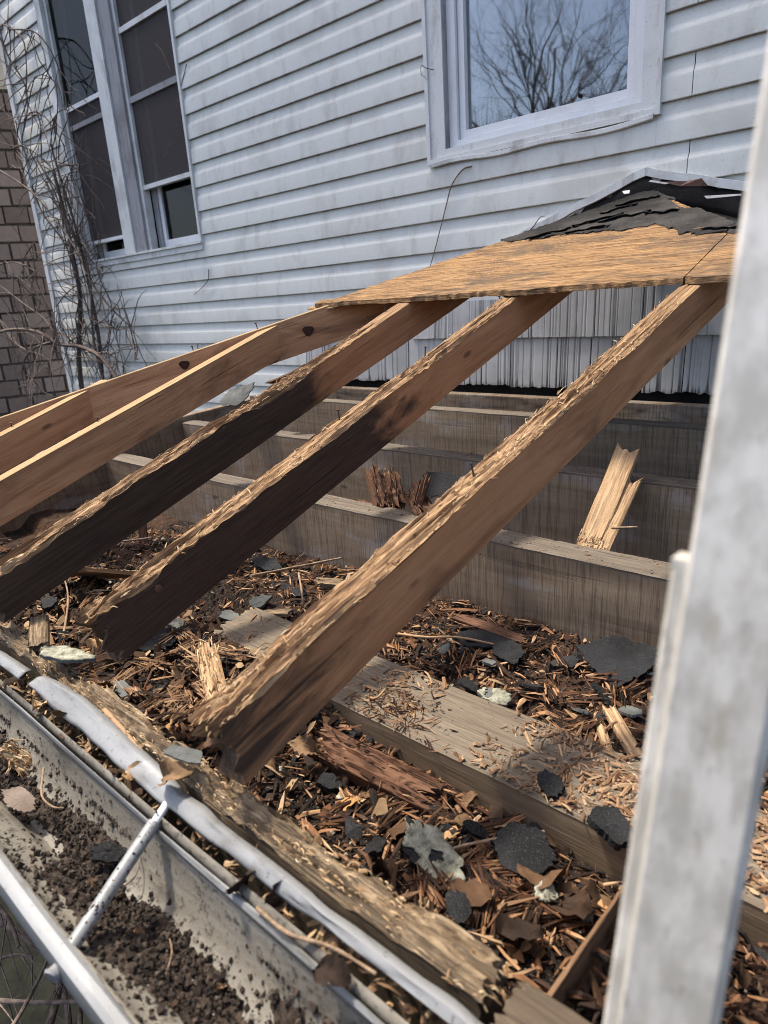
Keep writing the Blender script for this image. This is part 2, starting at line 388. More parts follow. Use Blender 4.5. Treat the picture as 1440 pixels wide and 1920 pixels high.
def alu_mat():
    m = Mat("oxidised_aluminium", 0.45, 0.5)
    n = m.noise(m.co((60, 60, 28)), 1, 5, 0.6); k = m.noise(m.co((95, 95, 22)), 1, 4, 0.65); f = m.noise(m.co((160, 160, 60)), 1, 3, 0.6)
    c = m.mix(m.step(n, 0.35, 0.65), (0.42, 0.395, 0.345), (0.63, 0.60, 0.54))
    c = m.mix(m.math('MULTIPLY', m.step(k, 0.56, 0.70), 0.45), c, (0.34, 0.29, 0.21))
    c = m.mix(m.math('MULTIPLY', m.step(f, 0.6, 0.7), 0.4), c, (0.16, 0.14, 0.12))
    m.b.inputs['Metallic'].default_value = 0.25
    return m.done(c, m.bump(f, 0.4, 0.0006))
M_ALU = alu_mat()
def glass_mat(name, refl, tint, rough=0.01, wob=0.02, fk=1.0):
    m = bpy.data.materials.new(name); m.use_nodes = True
    t = m.node_tree; t.nodes.clear()
    out = t.nodes.new('ShaderNodeOutputMaterial'); mx = t.nodes.new('ShaderNodeMixShader')
    gl = t.nodes.new('ShaderNodeBsdfGlossy'); gl.inputs['Roughness'].default_value = rough
    tr = t.nodes.new('ShaderNodeBsdfTransparent'); tr.inputs[0].default_value = (*tint, 1)
    lw = t.nodes.new('ShaderNodeFresnel'); lw.inputs[0].default_value = 1.5
    ad = t.nodes.new('ShaderNodeMath'); ad.operation = 'MULTIPLY_ADD'; ad.inputs[1].default_value = fk; ad.inputs[2].default_value = refl
    tc = t.nodes.new('ShaderNodeTexCoord'); nz = t.nodes.new('ShaderNodeTexNoise'); nz.inputs['Scale'].default_value = 3.0
    bp = t.nodes.new('ShaderNodeBump'); bp.inputs['Strength'].default_value = wob; bp.inputs['Distance'].default_value = 0.05
    L = t.links.new
    L(tc.outputs['Object'], nz.inputs['Vector']); L(nz.outputs['Fac'], bp.inputs['Height']); L(bp.outputs[0], gl.inputs['Normal'])
    L(lw.outputs[0], ad.inputs[0]); L(ad.outputs[0], mx.inputs[0]); L(tr.outputs[0], mx.inputs[1]); L(gl.outputs[0], mx.inputs[2]); L(mx.outputs[0], out.inputs[0])
    return m
M_GLASS = glass_mat("window_glass", 0.21, (0.75, 0.8, 0.8), 0.022, 0.026)
M_GLASSD = glass_mat("storm_glass", 0.03, (0.40, 0.42, 0.39), 0.05, 0.02, 0.05)
M_SCREEN = flat("insect_screen", (0.045, 0.037, 0.036), (0.06, 0.05, 0.048), 400, 0.8, 0.0004)

# ================================================================== SETTING
GZ = -3.0
gx, gy = np.meshgrid(np.linspace(-1, 1, 90), np.linspace(-1, 1, 90), indexing='ij')
gx = np.sign(gx) * np.abs(gx) ** 2.4 * 140; gy = np.sign(gy) * np.abs(gy) ** 2.4 * 140
gz = GZ + 0.05 * fbm(gx * 0.7, gy * 0.7, 0, 3)
obj("ground", np.stack([gx, gy, gz], -1).reshape(-1, 3), grid_faces(90, 90), M_GROUND, smooth=180, kind='structure')

# ------------------------------------------------------------------ house
W = 2.60
house = thing("house", (-2.0, W, GZ), "white lap sided house wall with sash windows behind the open roof frame", "house")
CH = 0.12942                                   # siding course height
Z0 = 0.4175 * 2.6                              # bottom edge of one course
HX0, HX1 = -6.02, 3.2
WR = (-1.985, -0.985, 0.535, 2.15)             # right window: outer x0, x1, z0, z1
WL = (-5.34, -3.75, 0.355, 2.75)               # left double window
prof = [(0.0005, 0.006), (-0.0125, 0.0), (-0.0150, 0.003), (-0.0135, 0.52), (-0.0120, 0.58), (-0.0060, 0.665), (-0.0035, 0.72), (-0.0025, 0.955), (-0.001, 1.06)]
def siding_board(x0, x1, zb, zmax=9.0):
    n = max(2, int((x1 - x0) / 0.12)); xs = np.linspace(x0, x1, n)
    V = []; A = []
    wob = 0.0010 * fbm(xs * 0.9, zb * 9.0, 0, 11, 2)
    for i, x in enumerate(xs):
        for j, (dy, f) in enumerate(prof):
            z = f * CH if j != 2 else 0.003
            V.append((x, W + dy - wob[i] * (1 if 1 <= j <= 5 else 0.0), min(zb + z + wob[i] * 0.6, zmax + 0.0003 * j)))
            A.append((0.8, 0.7, 0.04, 0.0, 0.0, 0.0, 0.0, 0.08, 0.7)[j])  # lap dirt plus the shade line under each lip, both put into the colour
    F = grid_faces(n, len(prof))
    k = len(prof)
    F.append(tuple(range(k - 1, -1, -1))); F.append(tuple((n - 1) * k + j for j in range(k)))
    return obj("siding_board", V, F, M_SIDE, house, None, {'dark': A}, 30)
kmin, kmax = int((GZ - Z0) / CH) - 1, 26
for k in range(kmin, kmax):
    zb = Z0 + k * CH; zt = zb + CH
    cuts = []
    for (a, b, c, d) in (WL, WR):
        if zt > c + 0.004 and zb < d:
            cuts.append((a + 0.012, b - 0.012))
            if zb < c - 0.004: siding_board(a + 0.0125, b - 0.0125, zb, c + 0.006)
    if zt < -0.13: cuts.append((-2.90, 0.72))
    segs = []; x = HX0 + 0.045
    for a, b in cuts: segs.append((x, a)); x = b
    segs.append((x, HX1))
    for (a, b) in segs:
        if b <= a: continue
        if b - a > 2.6 and k % 2 == 0:
            m_ = -0.885 if (a < -0.885 < b and b > 0) else a + (b - a) * (0.45 + 0.2 * ((k * 7) % 5) / 5)
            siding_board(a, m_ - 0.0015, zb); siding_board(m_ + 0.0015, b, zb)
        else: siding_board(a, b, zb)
mb = MB()                                       # sheathing behind the boards, round the openings
YB0, YB1 = W + 0.004, W + 0.10
xs = [HX0, WL[0] + 0.02, WL[1] - 0.02, WR[0] + 0.02, WR[1] - 0.02, HX1]
for i in range(5):
    if i in (1, 3):
        w_ = WL if i == 1 else WR
        mb.box(xs[i], xs[i+1], YB0, YB1, GZ, w_[2] + 0.02); mb.box(xs[i], xs[i+1], YB0, YB1, w_[3] - 0.02, 4.5)
    else: mb.box(xs[i], xs[i+1], YB0, YB1, GZ, 4.5)
mb.build("wall_sheathing", M_FELT, house)
mb = MB(); mb.box(HX0 - 0.012, HX0 + 0.048, W - 0.026, W + 0.05, GZ, 4.5); mb.box(HX0 - 0.012, HX0 + 0.006, W + 0.05, W + 6.0, GZ, 4.5)
mb.build("corner_board", M_TRIM, house)
mb = MB(); mb.box(HX0 - 0.5, HX1, W - 0.45, W + 6.0, 4.5, 4.7); mb.build("eave", M_TRIM, house)

def frame(mb, x0, x1, z0, z1, wl, wr, wb, wt, y0, y1, **a):
    mb.box(x0, x0 + wl, y0, y1, z0, z1, **a); mb.box(x1 - wr, x1, y0, y1, z0, z1, **a)
    mb.box(x0 + wl, x1 - wr, y0, y1, z0, z0 + wb, **a); mb.box(x0 + wl, x1 - wr, y0, y1, z1 - wt, z1, **a)
# right window
x0, x1, z0, z1 = WR
mb = MB(); frame(mb, x0, x1, z0, z1, 0.018, 0.018, 0.020, 0.018, W - 0.024, W + 0.004)
win = mb.build("window", M_TRIM, house, label="right window with white frame reflecting blue sky and bare branches")
mb = MB(); frame(mb, x0 + 0.018, x1 - 0.018, z0 + 0.020, z1 - 0.018, 0.075, 0.050, 0.030, 0.06, W - 0.016, W + 0.004); mb.build("casing", M_TRIM, win)
mb = MB(); mb.box(x0 + 0.093, x0 + 0.099, W - 0.010, W + 0.062, z0 + 0.05, z1 - 0.08); mb.box(x0 + 0.0935, x1 - 0.07, W - 0.008, W + 0.060, z0 + 0.038, z0 + 0.048)
mb.build("jamb", M_PEEL_SHADE, win)
mb = MB(); frame(mb, x0 + 0.099, x1 - 0.068, z0 + 0.048, z1 - 0.078, 0.040, 0.040, 0.030, 0.04, W + 0.012, W + 0.058); mb.build("inner_frame", M_VINYL, win)
sx0, sx1, sz0, sz1 = x0 + 0.139, x1 - 0.108, z0 + 0.078, z1 - 0.118
mb = MB(); frame(mb, sx0 + 0.004, sx1 - 0.004, sz0 + 0.004, sz1 - 0.004, 0.028, 0.028, 0.030, 0.03, W + 0.028, W + 0.07)
mb.box(sx0, sx1, W + 0.034, W + 0.07, sz0, sz0 + 0.0035); mb.build("sash", M_VINYL, win)
mb = MB(); mb.box(sx0 + 0.03, sx1 - 0.03, W + 0.050, W + 0.054, sz0 + 0.03, sz1 - 0.03); mb.build("pane", M_GLASS, win)
mb = MB(); mb.box(x0 - 0.3, x1 + 0.3, W + 1.6, W + 1.62, z0 - 0.5, z1 + 0.3); mb.box(x0 - 0.3, x1 + 0.3, W + 0.104, W + 1.6, z0 - 0.52, z0 - 0.5)
mb.box(x0 - 0.32, x0 - 0.3, W + 0.104, W + 1.62, z0 - 0.5, z1 + 0.3); mb.box(x1 + 0.3, x1 + 0.32, W + 0.104, W + 1.62, z0 - 0.5, z1 + 0.3); mb.box(x0 - 0.3, x1 + 0.3, W + 0.104, W + 1.6, z1 + 0.3, z1 + 0.32)
mb.build("room", M_DARK, win)
mb = MB(); mb.box(sx0 + 0.03, sx0 + 0.075, W + 0.075, W + 0.085, sz0 + 0.03, sz1 - 0.03); mb.build("inner_sash", M_DARK, win)
# sagging lower strip of the trim
n = 30; V = []
for i in range(n):
    x = x0 + 0.02 + (x1 - x0 - 0.04) * i / (n - 1); s = 0.006 * math.sin(i * 0.45) - 0.008 * math.exp(-((i - 20) / 5) ** 2)
    for (dy, dz) in ((-0.027, 0.0), (-0.027, 0.014), (-0.018, 0.018), (-0.018, -0.003)): V.append((x, W + dy, z0 - 0.012 + s + dz))
obj("sagging_strip", V, grid_faces(n, 4, 0, True), M_TRIM, win, smooth=40)

# left double window
x0, x1, z0, z1 = WL
mb = MB(); frame(mb, x0, x1, z0, z1, 0.075, 0.018, 0.035, 0.10, W - 0.024, W + 0.02)
win2 = mb.build("window", M_TRIM, house, label="left pair of tall dark sash windows with peeling white mullion")
mb = MB(); mb.box(x0 + 0.02, x1 + 0.004, W - 0.036, W + 0.01, z0 + 0.036, z0 + 0.05); mb.build("sill", M_TRIM, win2)
MXL, MXR = -4.665, -4.395
mb = MB(); mb.box(MXL, MXL + 0.135, W - 0.030, W + 0.05, z0 + 0.051, z1 - 0.1); mb.build("mullion", M_TRIM, win2)
mb = MB(); mb.box(MXL + 0.136, MXR, W - 0.018, W + 0.05, z0 + 0.051, z1 - 0.1); mb.build("mullion_shaded_side", M_PEEL_SHADE, win2)  # grey material paints in the shade on the mullion's right side
mb = MB(); mb.box(x0 - 0.3, x1 + 0.3, W + 1.4, W + 1.42, z0 - 0.4, z1 + 0.3); mb.box(x0 - 0.3, x1 + 0.3, W + 0.104, W + 1.4, z0 - 0.42, z0 - 0.4)
mb.box(x0 - 0.32, x0 - 0.3, W + 0.104, W + 1.42, z0 - 0.4, z1 + 0.3); mb.box(x1 + 0.3, x1 + 0.32, W + 0.104, W + 1.42, z0 - 0.4, z1 + 0.3); mb.box(x0 - 0.3, x1 + 0.3, W + 0.104, W + 1.4, z1 + 0.3, z1 + 0.32)
mb.build("room", M_DARK, win2)
def sash_unit(a, b, rails, glass_top, scr):
    zb = z0 + 0.052
    mb = MB(); mb.box(a, a + 0.03, W + 0.0, W + 0.05, zb, z1 - 0.1); mb.box(b - 0.02, b, W - 0.012, W + 0.05, zb, z1 - 0.1); mb.build("stile", M_TRIM, win2)
    mb = MB(); frame(mb, a + 0.085, b - 0.02, zb, z1 - 0.12, 0.035, 0.015, 0.055, 0.04, W + 0.072, W + 0.10); mb.build("inner_sash", M_VINYL, win2)
    mb = MB(); mb.box(a + 0.03, a + 0.084, W + 0.06, W + 0.105, zb, z1 - 0.1); mb.build("side_jamb", M_PEEL_SHADE, win2)
    for (z, h, mt) in rails:
        mb = MB(); mb.box(a + 0.0305, b - 0.0205, W + 0.006, W + 0.036, z, z + h); mb.build("rail", mt, win2)
    mb = MB(); mb.box(a + 0.03, b - 0.02, W + 0.086, W + 0.089, zb + 0.055, z1 - 0.16); mb.build("pane", M_GLASSD, win2)
    for (za, zc) in scr:
        mb = MB(); mb.box(a + 0.031, b - 0.021, W + 0.020, W + 0.0212, za, zc); mb.build("insect_screen", M_SCREENT, win2)
    if glass_top:
        mb = MB(); mb.box(a + 0.031, b - 0.021, W + 0.022, W + 0.025, glass_top, z1 - 0.1); mb.build("pane", M_GLASSD, win2)
        mb = MB(); mb.box(a + 0.02, b - 0.02, W + 0.30, W + 0.31, glass_top - 0.05, z1 - 0.1); mb.build("drape", M_CURT, win2)
def screen_mat():
    m = bpy.data.materials.new("see_through_screen"); m.use_nodes = True; t = m.node_tree
    b = t.nodes['Principled BSDF']; b.inputs['Base Color'].default_value = (0.052, 0.043, 0.042, 1); b.inputs['Roughness'].default_value = 0.8
    b.inputs['Alpha'].default_value = 0.6
    return m
M_SCREENT = screen_mat()
sash_unit(-5.255, -4.668, [(1.395, 0.028, M_VINYL), (1.275, 0.03, M_PEEL_SHADE), (0.518, 0.022, M_VINYL)], 1.423, [(0.54, 1.395)])
sash_unit(-4.394, -3.768, [(1.655, 0.030, M_TRIM), (1.275, 0.034, M_PEEL_SHADE), (0.775, 0.026, M_TRIM)], None, [(0.80, 1.655), (1.69, 2.6)])

# old shakes under the roof
def shake(x0, x1, zb, zt, seed, foot=0.7):
    nx, nz = 64, 7
    g = vn(np.linspace(0, (x1 - x0) * 210, nx), seed * 3.1, 0, 5) ; gr = np.clip((-g - 0.28) * 2.2, 0, 1)
    gr[0] = gr[-1] = 0.9
    V = []; A = []
    for i in range(nx):
        x = x0 + (x1 - x0) * i / (nx - 1)
        for j in range(nz):
            f = j / (nz - 1)
            z = zb + (zt - zb) * f + (0.008 * foot * vn(x * 60, seed, 0, 9) if j == 0 else 0)
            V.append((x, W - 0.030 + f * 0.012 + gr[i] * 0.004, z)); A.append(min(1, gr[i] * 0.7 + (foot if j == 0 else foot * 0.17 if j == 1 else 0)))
    n = len(V)
    for i in range(nx):
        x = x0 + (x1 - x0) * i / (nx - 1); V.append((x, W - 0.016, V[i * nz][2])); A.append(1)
    F = grid_faces(nx, nz) + [(i * nz, n + i, n + i + 1, (i + 1) * nz) for i in range(nx - 1)]
    F = [f for f in F]
    obj("wall_shake", V, F, M_SHAKE, house, None, {'groove': A})
x = -2.9; s = 1
while x < 0.4:
    w_ = random.uniform(0.14, 0.30); shake(x + 0.0015, x + w_ - 0.0015, -0.402 + 0.004 * math.sin(s * 2.1), -0.185, s); x += w_; s += 1
x = -2.35
while x < 0.4:
    w_ = random.uniform(0.14, 0.30)
    top = min(0.13, 0.26 - 0.31 * max(abs(x + 1.02), abs(x + w_ + 1.02)) - 0.02)
    if top > -0.15: shake(x + 0.0015, x + w_ - 0.0015, -0.197, top, s, 0.12)
    x += w_; s += 1

# counter flashing on the wall above the deck
def strip(name, pts, w0, w1, mat, parent, thick=0.010, y=W, **kw):
    V = []; A = []
    for i, (px_, pz) in enumerate(pts):
        j = 0.003 * vn(i * 1.3, 3.0, 0, 4)
        for (dy, dz) in ((-0.018, -w0), (-0.020 - thick, -w0 * 0.9), (-0.020 - thick, w1 * 0.9), (-0.014, w1)): V.append((px_, y + dy, pz + dz + j))
    F = grid_faces(len(pts), 4, 0, True); n = len(pts)
    F += [(3, 2, 1, 0), tuple((n-1)*4 + k for k in range(4))]
    return obj(name, V, F, mat, parent, smooth=30, **kw)
PKX, PKZ = -1.022, 0.362
def linepts(a, b, n): return [(a[0] + (b[0]-a[0])*i/(n-1), a[1] + (b[1]-a[1])*i/(n-1)) for i in range(n)]
flash = strip("counter_flashing", linepts((-2.75, PKZ - 0.318 * 1.728), (PKX, PKZ), 40), 0.014, 0.016, M_TRIM, house)
strip("counter_flashing", linepts((PKX + 0.0005, PKZ - 0.0005), (0.75, PKZ - 0.29 * 1.772), 30), 0.015, 0.015, M_TRIM, house)

# ------------------------------------------------------------------ porch roof frame
porch = thing("porch_roof", (-1.0, 0.4, GZ), "stripped hip roof frame of rotten rafters and joists against the house wall", "porch roof")
def lumber(name, a, b, w, d, mat, rotf=None, amp=0.012, darkf=None, nx=160, ragged=(0.0, 0.0), seed=0, parent=None, toprot=None, taper=None, top_n=23, label=None, sidew=0.0012, edge_round=0.003, siderot=None):
    a = np.array(a, float); b = np.array(b, float); L = np.linalg.norm(b - a); ex = (b - a) / L
    ey = np.cross((0, 0, 1), ex); ey /= np.linalg.norm(ey); ez = np.cross(ex, ey)
    M = Matrix(((ex[0], ey[0], ez[0], a[0]), (ex[1], ey[1], ez[1], a[1]), (ex[2], ey[2], ez[2], a[2]), (0, 0, 0, 1)))
    ns = 9
    ring = []                                            # (y, z, kind)
    for i in range(top_n): ring.append((-w/2 + w * i / (top_n - 1), 0.0, 1))
    for i in range(1, ns): ring.append((w/2, -d * (i / ns) ** 1.4, 2))
    ring.append((w/2, -d, 3)); ring.append((-w/2, -d, 3))
    for i in range(ns - 1, 0, -1): ring.append((-w/2, -d * (i / ns) ** 1.4, 2))
    R = np.array([(r[0], r[1]) for r in ring]); K = np.array([r[2] for r in ring]); nr = len(ring)
    X = np.linspace(0, L, nx)[:, None] * np.ones((1, nr)); Y = np.ones((nx, 1)) * R[:, 0]; Z = np.ones((nx, 1)) * R[:, 1]
    rf = np.array([rotf(t / L) if rotf else 0.0 for t in np.linspace(0, L, nx)])[:, None]
    topw = np.clip(1 + Z / (d * 0.22), 0, 1)              # influence of the rotten top
    edge = np.abs(Y) / (w / 2)
    e1 = 0.5 + 0.5 * fbm(X * 4, Y * 16, seed, seed, 2)
    e2 = 1.2 * (0.5 - np.abs(fbm(X * 5, Y * 190, seed, seed + 5, 2))) ; e3 = 0.6 * vn(X * 9, Y * 520, seed, seed + 9) + 0.6 * vn(X * 60, Y * 300, seed, seed + 13)
    er = rf * amp * (e1 * (0.40 + 0.35 * edge ** 3) + 0.65 * e2 + 0.34 * e3)
    if mat is M_PLATE: er = er + rf * amp * (0.55 * np.clip(fbm(X * 11, Y * 30, seed, 77, 3) * 2.2, 0, 1) + 0.35 * np.clip(vn(X * 48, Y * 90, seed, 78), 0, 1)) * (0.6 + 0.6 * edge)
    Z2 = Z - topw * np.maximum(er, -0.004) - (edge ** 10) * (K == 1) * edge_round
    side = (K != 1)[None, :]
    Y2 = Y * (1 - 0.0 * X) + np.sign(Y) * (sidew * fbm(X * 3, Z * 20, seed, seed + 3, 3) - topw * side * rf * amp * 0.25 * np.abs(e2))
    X2 = X.copy()
    for end, rg in ((0, ragged[0]), (1, ragged[1])):
        if rg:
            fall = np.clip(1 - (X if end == 0 else L - X) / (rg * 2.2), 0, 1)
            jit = rg * (0.5 + 0.7 * vn(Y * 260, Z * 190, seed, seed + 31 + end) + 0.5 * vn(Y * 90, Z * 60, seed, seed + 37))
            X2 += (1 if end == 0 else -1) * fall * jit
    if taper is not None:
        tp = np.array([taper(t / L) for t in np.linspace(0, L, nx)])[:, None]
        Z2 = np.where(Z2 < -d * 0.5, -d + (Z2 + d) + (1 - tp) * d * 0.8, Z2) if False else Z2 * tp
    tr = toprot if toprot is not None else (lambda t: rotf(t) if rotf else 0.0)
    trv = np.array([tr(t / L) for t in np.linspace(0, L, nx)])[:, None]
    if siderot is None: siderot = 0.0
    ROT = trv * np.where(K[None, :] == 1, 1.0, np.clip(1 + Z / (d * 0.10), 0, 1) * 0.7) + siderot * (K[None, :] != 1)
    for end, rg in ((0, ragged[0]), (1, ragged[1])):
        if rg: ROT = np.maximum(ROT, 0.42 * np.clip(1 - (X if end == 0 else L - X) / (rg * 0.9), 0, 1))
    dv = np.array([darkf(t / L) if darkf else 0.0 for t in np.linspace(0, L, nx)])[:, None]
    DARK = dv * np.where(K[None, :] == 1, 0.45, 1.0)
    V = np.stack([X2, Y2, Z2], -1).reshape(-1, 3)
    F = grid_faces(nx, nr, 0, True)
    # end caps with a centre vertex
    c0 = len(V); V = np.vstack([V, [[V[:nr, 0].mean() + ragged[0] * 0.6, 0, -d / 2]], [[V[-nr:, 0].mean() - ragged[1] * 0.6, 0, -d / 2]]])
    F += [(c0, k, (k + 1) % nr) for k in range(nr)]
    o_ = (nx - 1) * nr; F += [(c0 + 1, o_ + (k + 1) % nr, o_ + k) for k in range(nr)]
    ROT = np.append(ROT.reshape(-1), [0.25 if ragged[0] else 0.1, 0.25 if ragged[1] else 0.1]); DARK = np.append(DARK.reshape(-1), [0.5, 0.3])
    o = obj(name, V, F, mat, parent or porch, M, {'rot': ROT, 'dark': DARK}, 50)
    if label: o['label'] = label
    o['_L'] = L
    return o, M, L
def fibres(parent, M, L, w, n, rotf, amp, seed, lift=0.0, big=1.0, t0=0.0, t1=1.0, mat=None):
    """loose splinters lying on a rotten top, one joined part"""
    r = random.Random(seed); mb = MB()
    for _ in range(n):
        t = r.uniform(t0, t1)
        if r.random() > rotf(t): continue
        y = r.uniform(-w/2, w/2) * 1.02; l = r.uniform(0.004, 0.018) * (1.6 if r.random() < 0.1 else 1) * big; wd = r.uniform(0.0003, 0.0010) * big
        z = -amp * r.uniform(0.5, 1.15) * rotf(t) + 0.001 + lift
        ang = r.gauss(0, 0.16) if r.random() < 0.85 else r.uniform(-1.5, 1.5); pit = r.gauss(0.0, 0.07)
        dx, dy, dz = math.cos(ang) * math.cos(pit) * l, math.sin(ang) * math.cos(pit) * l, math.sin(pit) * l
        p = np.array((t * L, y, z)); q = p + (dx, dy, dz); m_ = (p + q) / 2 + (0, r.gauss(0, 0.001), r.uniform(0, 0.003))
        nrm = np.array((-math.sin(ang), math.cos(ang), 0)) * wd; th = np.array((0, 0, wd * r.uniform(0.5, 1.2)))
        V = [p - nrm, p + nrm, p + th, m_ - nrm * 1.3, m_ + nrm * 1.3, m_ + th * 1.6, q - nrm * 0.4, q + nrm * 0.4, q + th * 0.4]
        mb.add(V, [(0,1,4,3),(1,2,5,4),(2,0,3,5),(3,4,7,6),(4,5,8,7),(5,3,6,8),(0,2,1),(6,7,8)], rnd=r.random())
    o = mb.build("splinters", mat or M_STRAW, parent, M); o['kind'] = 'stuff'
    return o
def nail(parent, p, l=0.03, tilt=(0.0, 0.0)):
    d = np.array((tilt[0], tilt[1], 1.0)); d /= np.linalg.norm(d); p = np.array(p, float)
    mb = MB(); mb.tube([p - d * 0.012, p + d * l], 0.0017, 6); mb.tube([p + d * (l - 0.0005), p + d * (l + 0.0012)], 0.0042, 8)
    mb.build("nail", M_NAIL, parent)

def rz(Y): return RA + RS * Y
def smooth01(t, a, b): t = min(1, max(0, (t - a) / (b - a))); return t * t * (3 - 2 * t)
RW, RD = 0.052, 0.103
# nearest rafter
f1 = lambda t: 1.0 - 0.62 * smooth01(t, 0.62, 0.80) + 1.0 * (1 - smooth01(t, 0.0, 0.14)) + 0.5 * math.exp(-((t - 0.52) / 0.05) ** 2)
r1, m1, l1 = lumber("rafter", (-0.634, 0.335, rz(0.335)), (-0.532, 1.96, rz(1.96)), RW, RD, M_RAFT, f1, 0.0095, lambda t: 0.42 * (1 - smooth01(t, 0.03, 0.28)) + 0.12, 330, (0.022, 0), 1, label="nearest rafter, frayed straw coloured top and split rotten tail", toprot=lambda t: 1.0)
fibres(r1, m1, l1, RW, 1000, lambda t: min(1, f1(t)), 0.0095, 11, t1=0.80)
f2 = lambda t: 0.95 - 0.6 * smooth01(t, 0.55, 0.72) + 1.5 * (1 - smooth01(t, 0.0, 0.2)) + 0.7 * math.exp(-((t - 0.40) / 0.04) ** 2)
r2, m2, l2 = lumber("rafter", (-1.022, 0.375, rz(0.375)), (-1.022, 2.555, rz(2.555)), RW, RD, M_RAFT, f2, 0.010, lambda t: 0.88 * (1 - smooth01(t, 0.16, 0.50)) + 0.1, 330, (0.026, 0), 2, label="second rafter from the ladder, blackened lower side and rotten top", toprot=lambda t: 1.0)
fibres(r2, m2, l2, RW, 600, lambda t: min(1, f2(t)), 0.010, 12, t1=0.62)
f3 = lambda t: (0.85 + 1.5 * math.exp(-((t - 0.42) / 0.09) ** 2) + 0.9 * (1 - smooth01(t, 0.0, 0.16))) * (1 - 0.95 * smooth01(t, 0.62, 0.72)) if t > 0.02 else 0.8
r3, m3, l3 = lumber("rafter", (-1.398, 0.33, rz(0.33)), (-1.398, 2.08, rz(2.08)), RW, RD, M_RAFT, f3, 0.014, lambda t: 0.85 * (1 - smooth01(t, 0.32, 0.66)) + 0.18, 300, (0.02, 0), 3, label="third rafter from the ladder, dark with a deeply crumbled top", toprot=lambda t: 0.85)
fibres(r3, m3, l3, RW, 500, lambda t: min(1, f3(t)), 0.013, 13, t1=0.68)
zero = lambda t: 0.0
r4, m4, l4 = lumber("rafter", (-1.885, 0.33, rz(0.33)), (-1.868, 1.525, rz(1.525)), 0.045, RD, M_FRESH, zero, 0.0, None, 120, (0, 0), 4, label="reddish jack rafter with clean yellow top edge, fourth from the ladder", toprot=lambda t: 0.95, edge_round=0.001)
r5, m5, l5 = lumber("rafter", (-2.29, 0.33, rz(0.33)), (-2.287, 1.10, rz(1.10)), 0.045, RD, M_FRESH, zero, 0.0, None, 100, (0, 0), 5, label="short jack rafter with bright yellow top edge at far left", toprot=lambda t: 0.95, edge_round=0.001)
hip, mh, lh = lumber("hip_rafter", (-2.98, 0.215, rz(0.215) + 0.004), (-1.0, 2.565, rz(2.565) + 0.004), 0.045, 0.125, M_FRESH, lambda t: 0.15, 0.006, lambda t: 0.1, 200, (0, 0), 6, label="long hip rafter with round dark knots running up to the wall", toprot=lambda t: 0.7)
# round knots on the hip rafter's front face
def knot(px, py, rad):
    # front face plane of the hip rafter
    a = np.array((-2.98, 0.215)); b = np.array((-1.0, 2.565)); t = (b - a) / np.linalg.norm(b - a); nrm = np.array((t[1], -t[0]))
    d = ray(px, py); q = a + nrm * 0.0235
    k = (q @ nrm) / (d[:2] @ nrm); p = d * k
    mb = MB(); V = []
    for i in range(18):
        an = 2 * math.pi * i / 18; r_ = rad * (1 + 0.12 * math.sin(3 * an))
        V.append((p[0] + t[0] * math.cos(an) * r_, p[1] + t[1] * math.cos(an) * r_, p[2] + math.sin(an) * r_ * 0.85))
    V2 = [(v[0] + nrm[0] * 0.002, v[1] + nrm[1] * 0.002, v[2]) for v in V]
    mb.add(V + V2, [tuple(18 + i for i in range(18))] + [(i, (i+1) % 18, 18 + (i+1) % 18, 18 + i) for i in range(18)])
    mb.build("knot", M_KNOT, hip)
M_KNOT = flat("dark_knot", (0.025, 0.012, 0.009), (0.06, 0.03, 0.02), 120)
knot(578, 620, 0.019); knot(346, 684, 0.017)
for (pp, px, py, l, tl) in ((r2, 797, 668, 0.022, (0.1, 0)), (r2, 637, 790, 0.024, (-0.1, 0)), (r1, 888, 893, 0.02, (-0.25, 0.1)), (r3, 722, 584, 0.018, (0, 0)), (r1, 1288, 530, 0.010, (0.3, 0)), (r2, 938, 564, 0.012, (-0.2, 0)), (r3, 690, 598, 0.006, (-0.3, 0)),
                        (r5, 22, 800, 0.012, (0.1, 0)), (r4, 182, 790, 0.012, (0.3, 0.2)), (hip, 484, 620, 0.026, (-0.35, 0)), (hip, 232, 697, 0.018, (0, 0)), (hip, 362, 656, 0.012, (-0.3, 0)), (hip, 371, 653, 0.012, (0.2, 0))):
    nail(pp, on_roof(px, py, -0.006 if pp in (r1, r2) else 0.0), l, tl)
# nail head in the blackened face
p_ = at_y(296, 1103, 1.0); d_ = ray(296, 1103); p_ = d_ * ((-1.022 + RW / 2) / d_[0])
mb = MB(); mb.tube([p_ - np.array((0.004, 0, 0)), p_ + np.array((0.003, 0, 0))], 0.0065, 10); mb.build("nail", M_RUST, r2)

# ceiling joists (parallel to the wall)
JX0, JX1 = -2.90, 0.75
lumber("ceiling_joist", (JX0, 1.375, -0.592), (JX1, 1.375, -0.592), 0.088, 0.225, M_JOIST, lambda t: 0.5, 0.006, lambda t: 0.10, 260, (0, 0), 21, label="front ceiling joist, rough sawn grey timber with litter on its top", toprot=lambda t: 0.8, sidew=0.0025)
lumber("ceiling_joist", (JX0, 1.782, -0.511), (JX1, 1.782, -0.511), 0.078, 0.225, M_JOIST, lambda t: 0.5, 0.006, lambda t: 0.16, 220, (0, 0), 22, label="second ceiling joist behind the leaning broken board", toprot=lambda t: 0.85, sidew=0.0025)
lumber("ceiling_joist", (JX0, 2.195, -0.442), (JX1, 2.195, -0.442), 0.070, 0.215, M_JOIST, lambda t: 0.4, 0.005, lambda t: 0.22, 200, (0, 0), 23, label="third ceiling joist in the shade near the wall", toprot=lambda t: 0.85, sidew=0.0025)
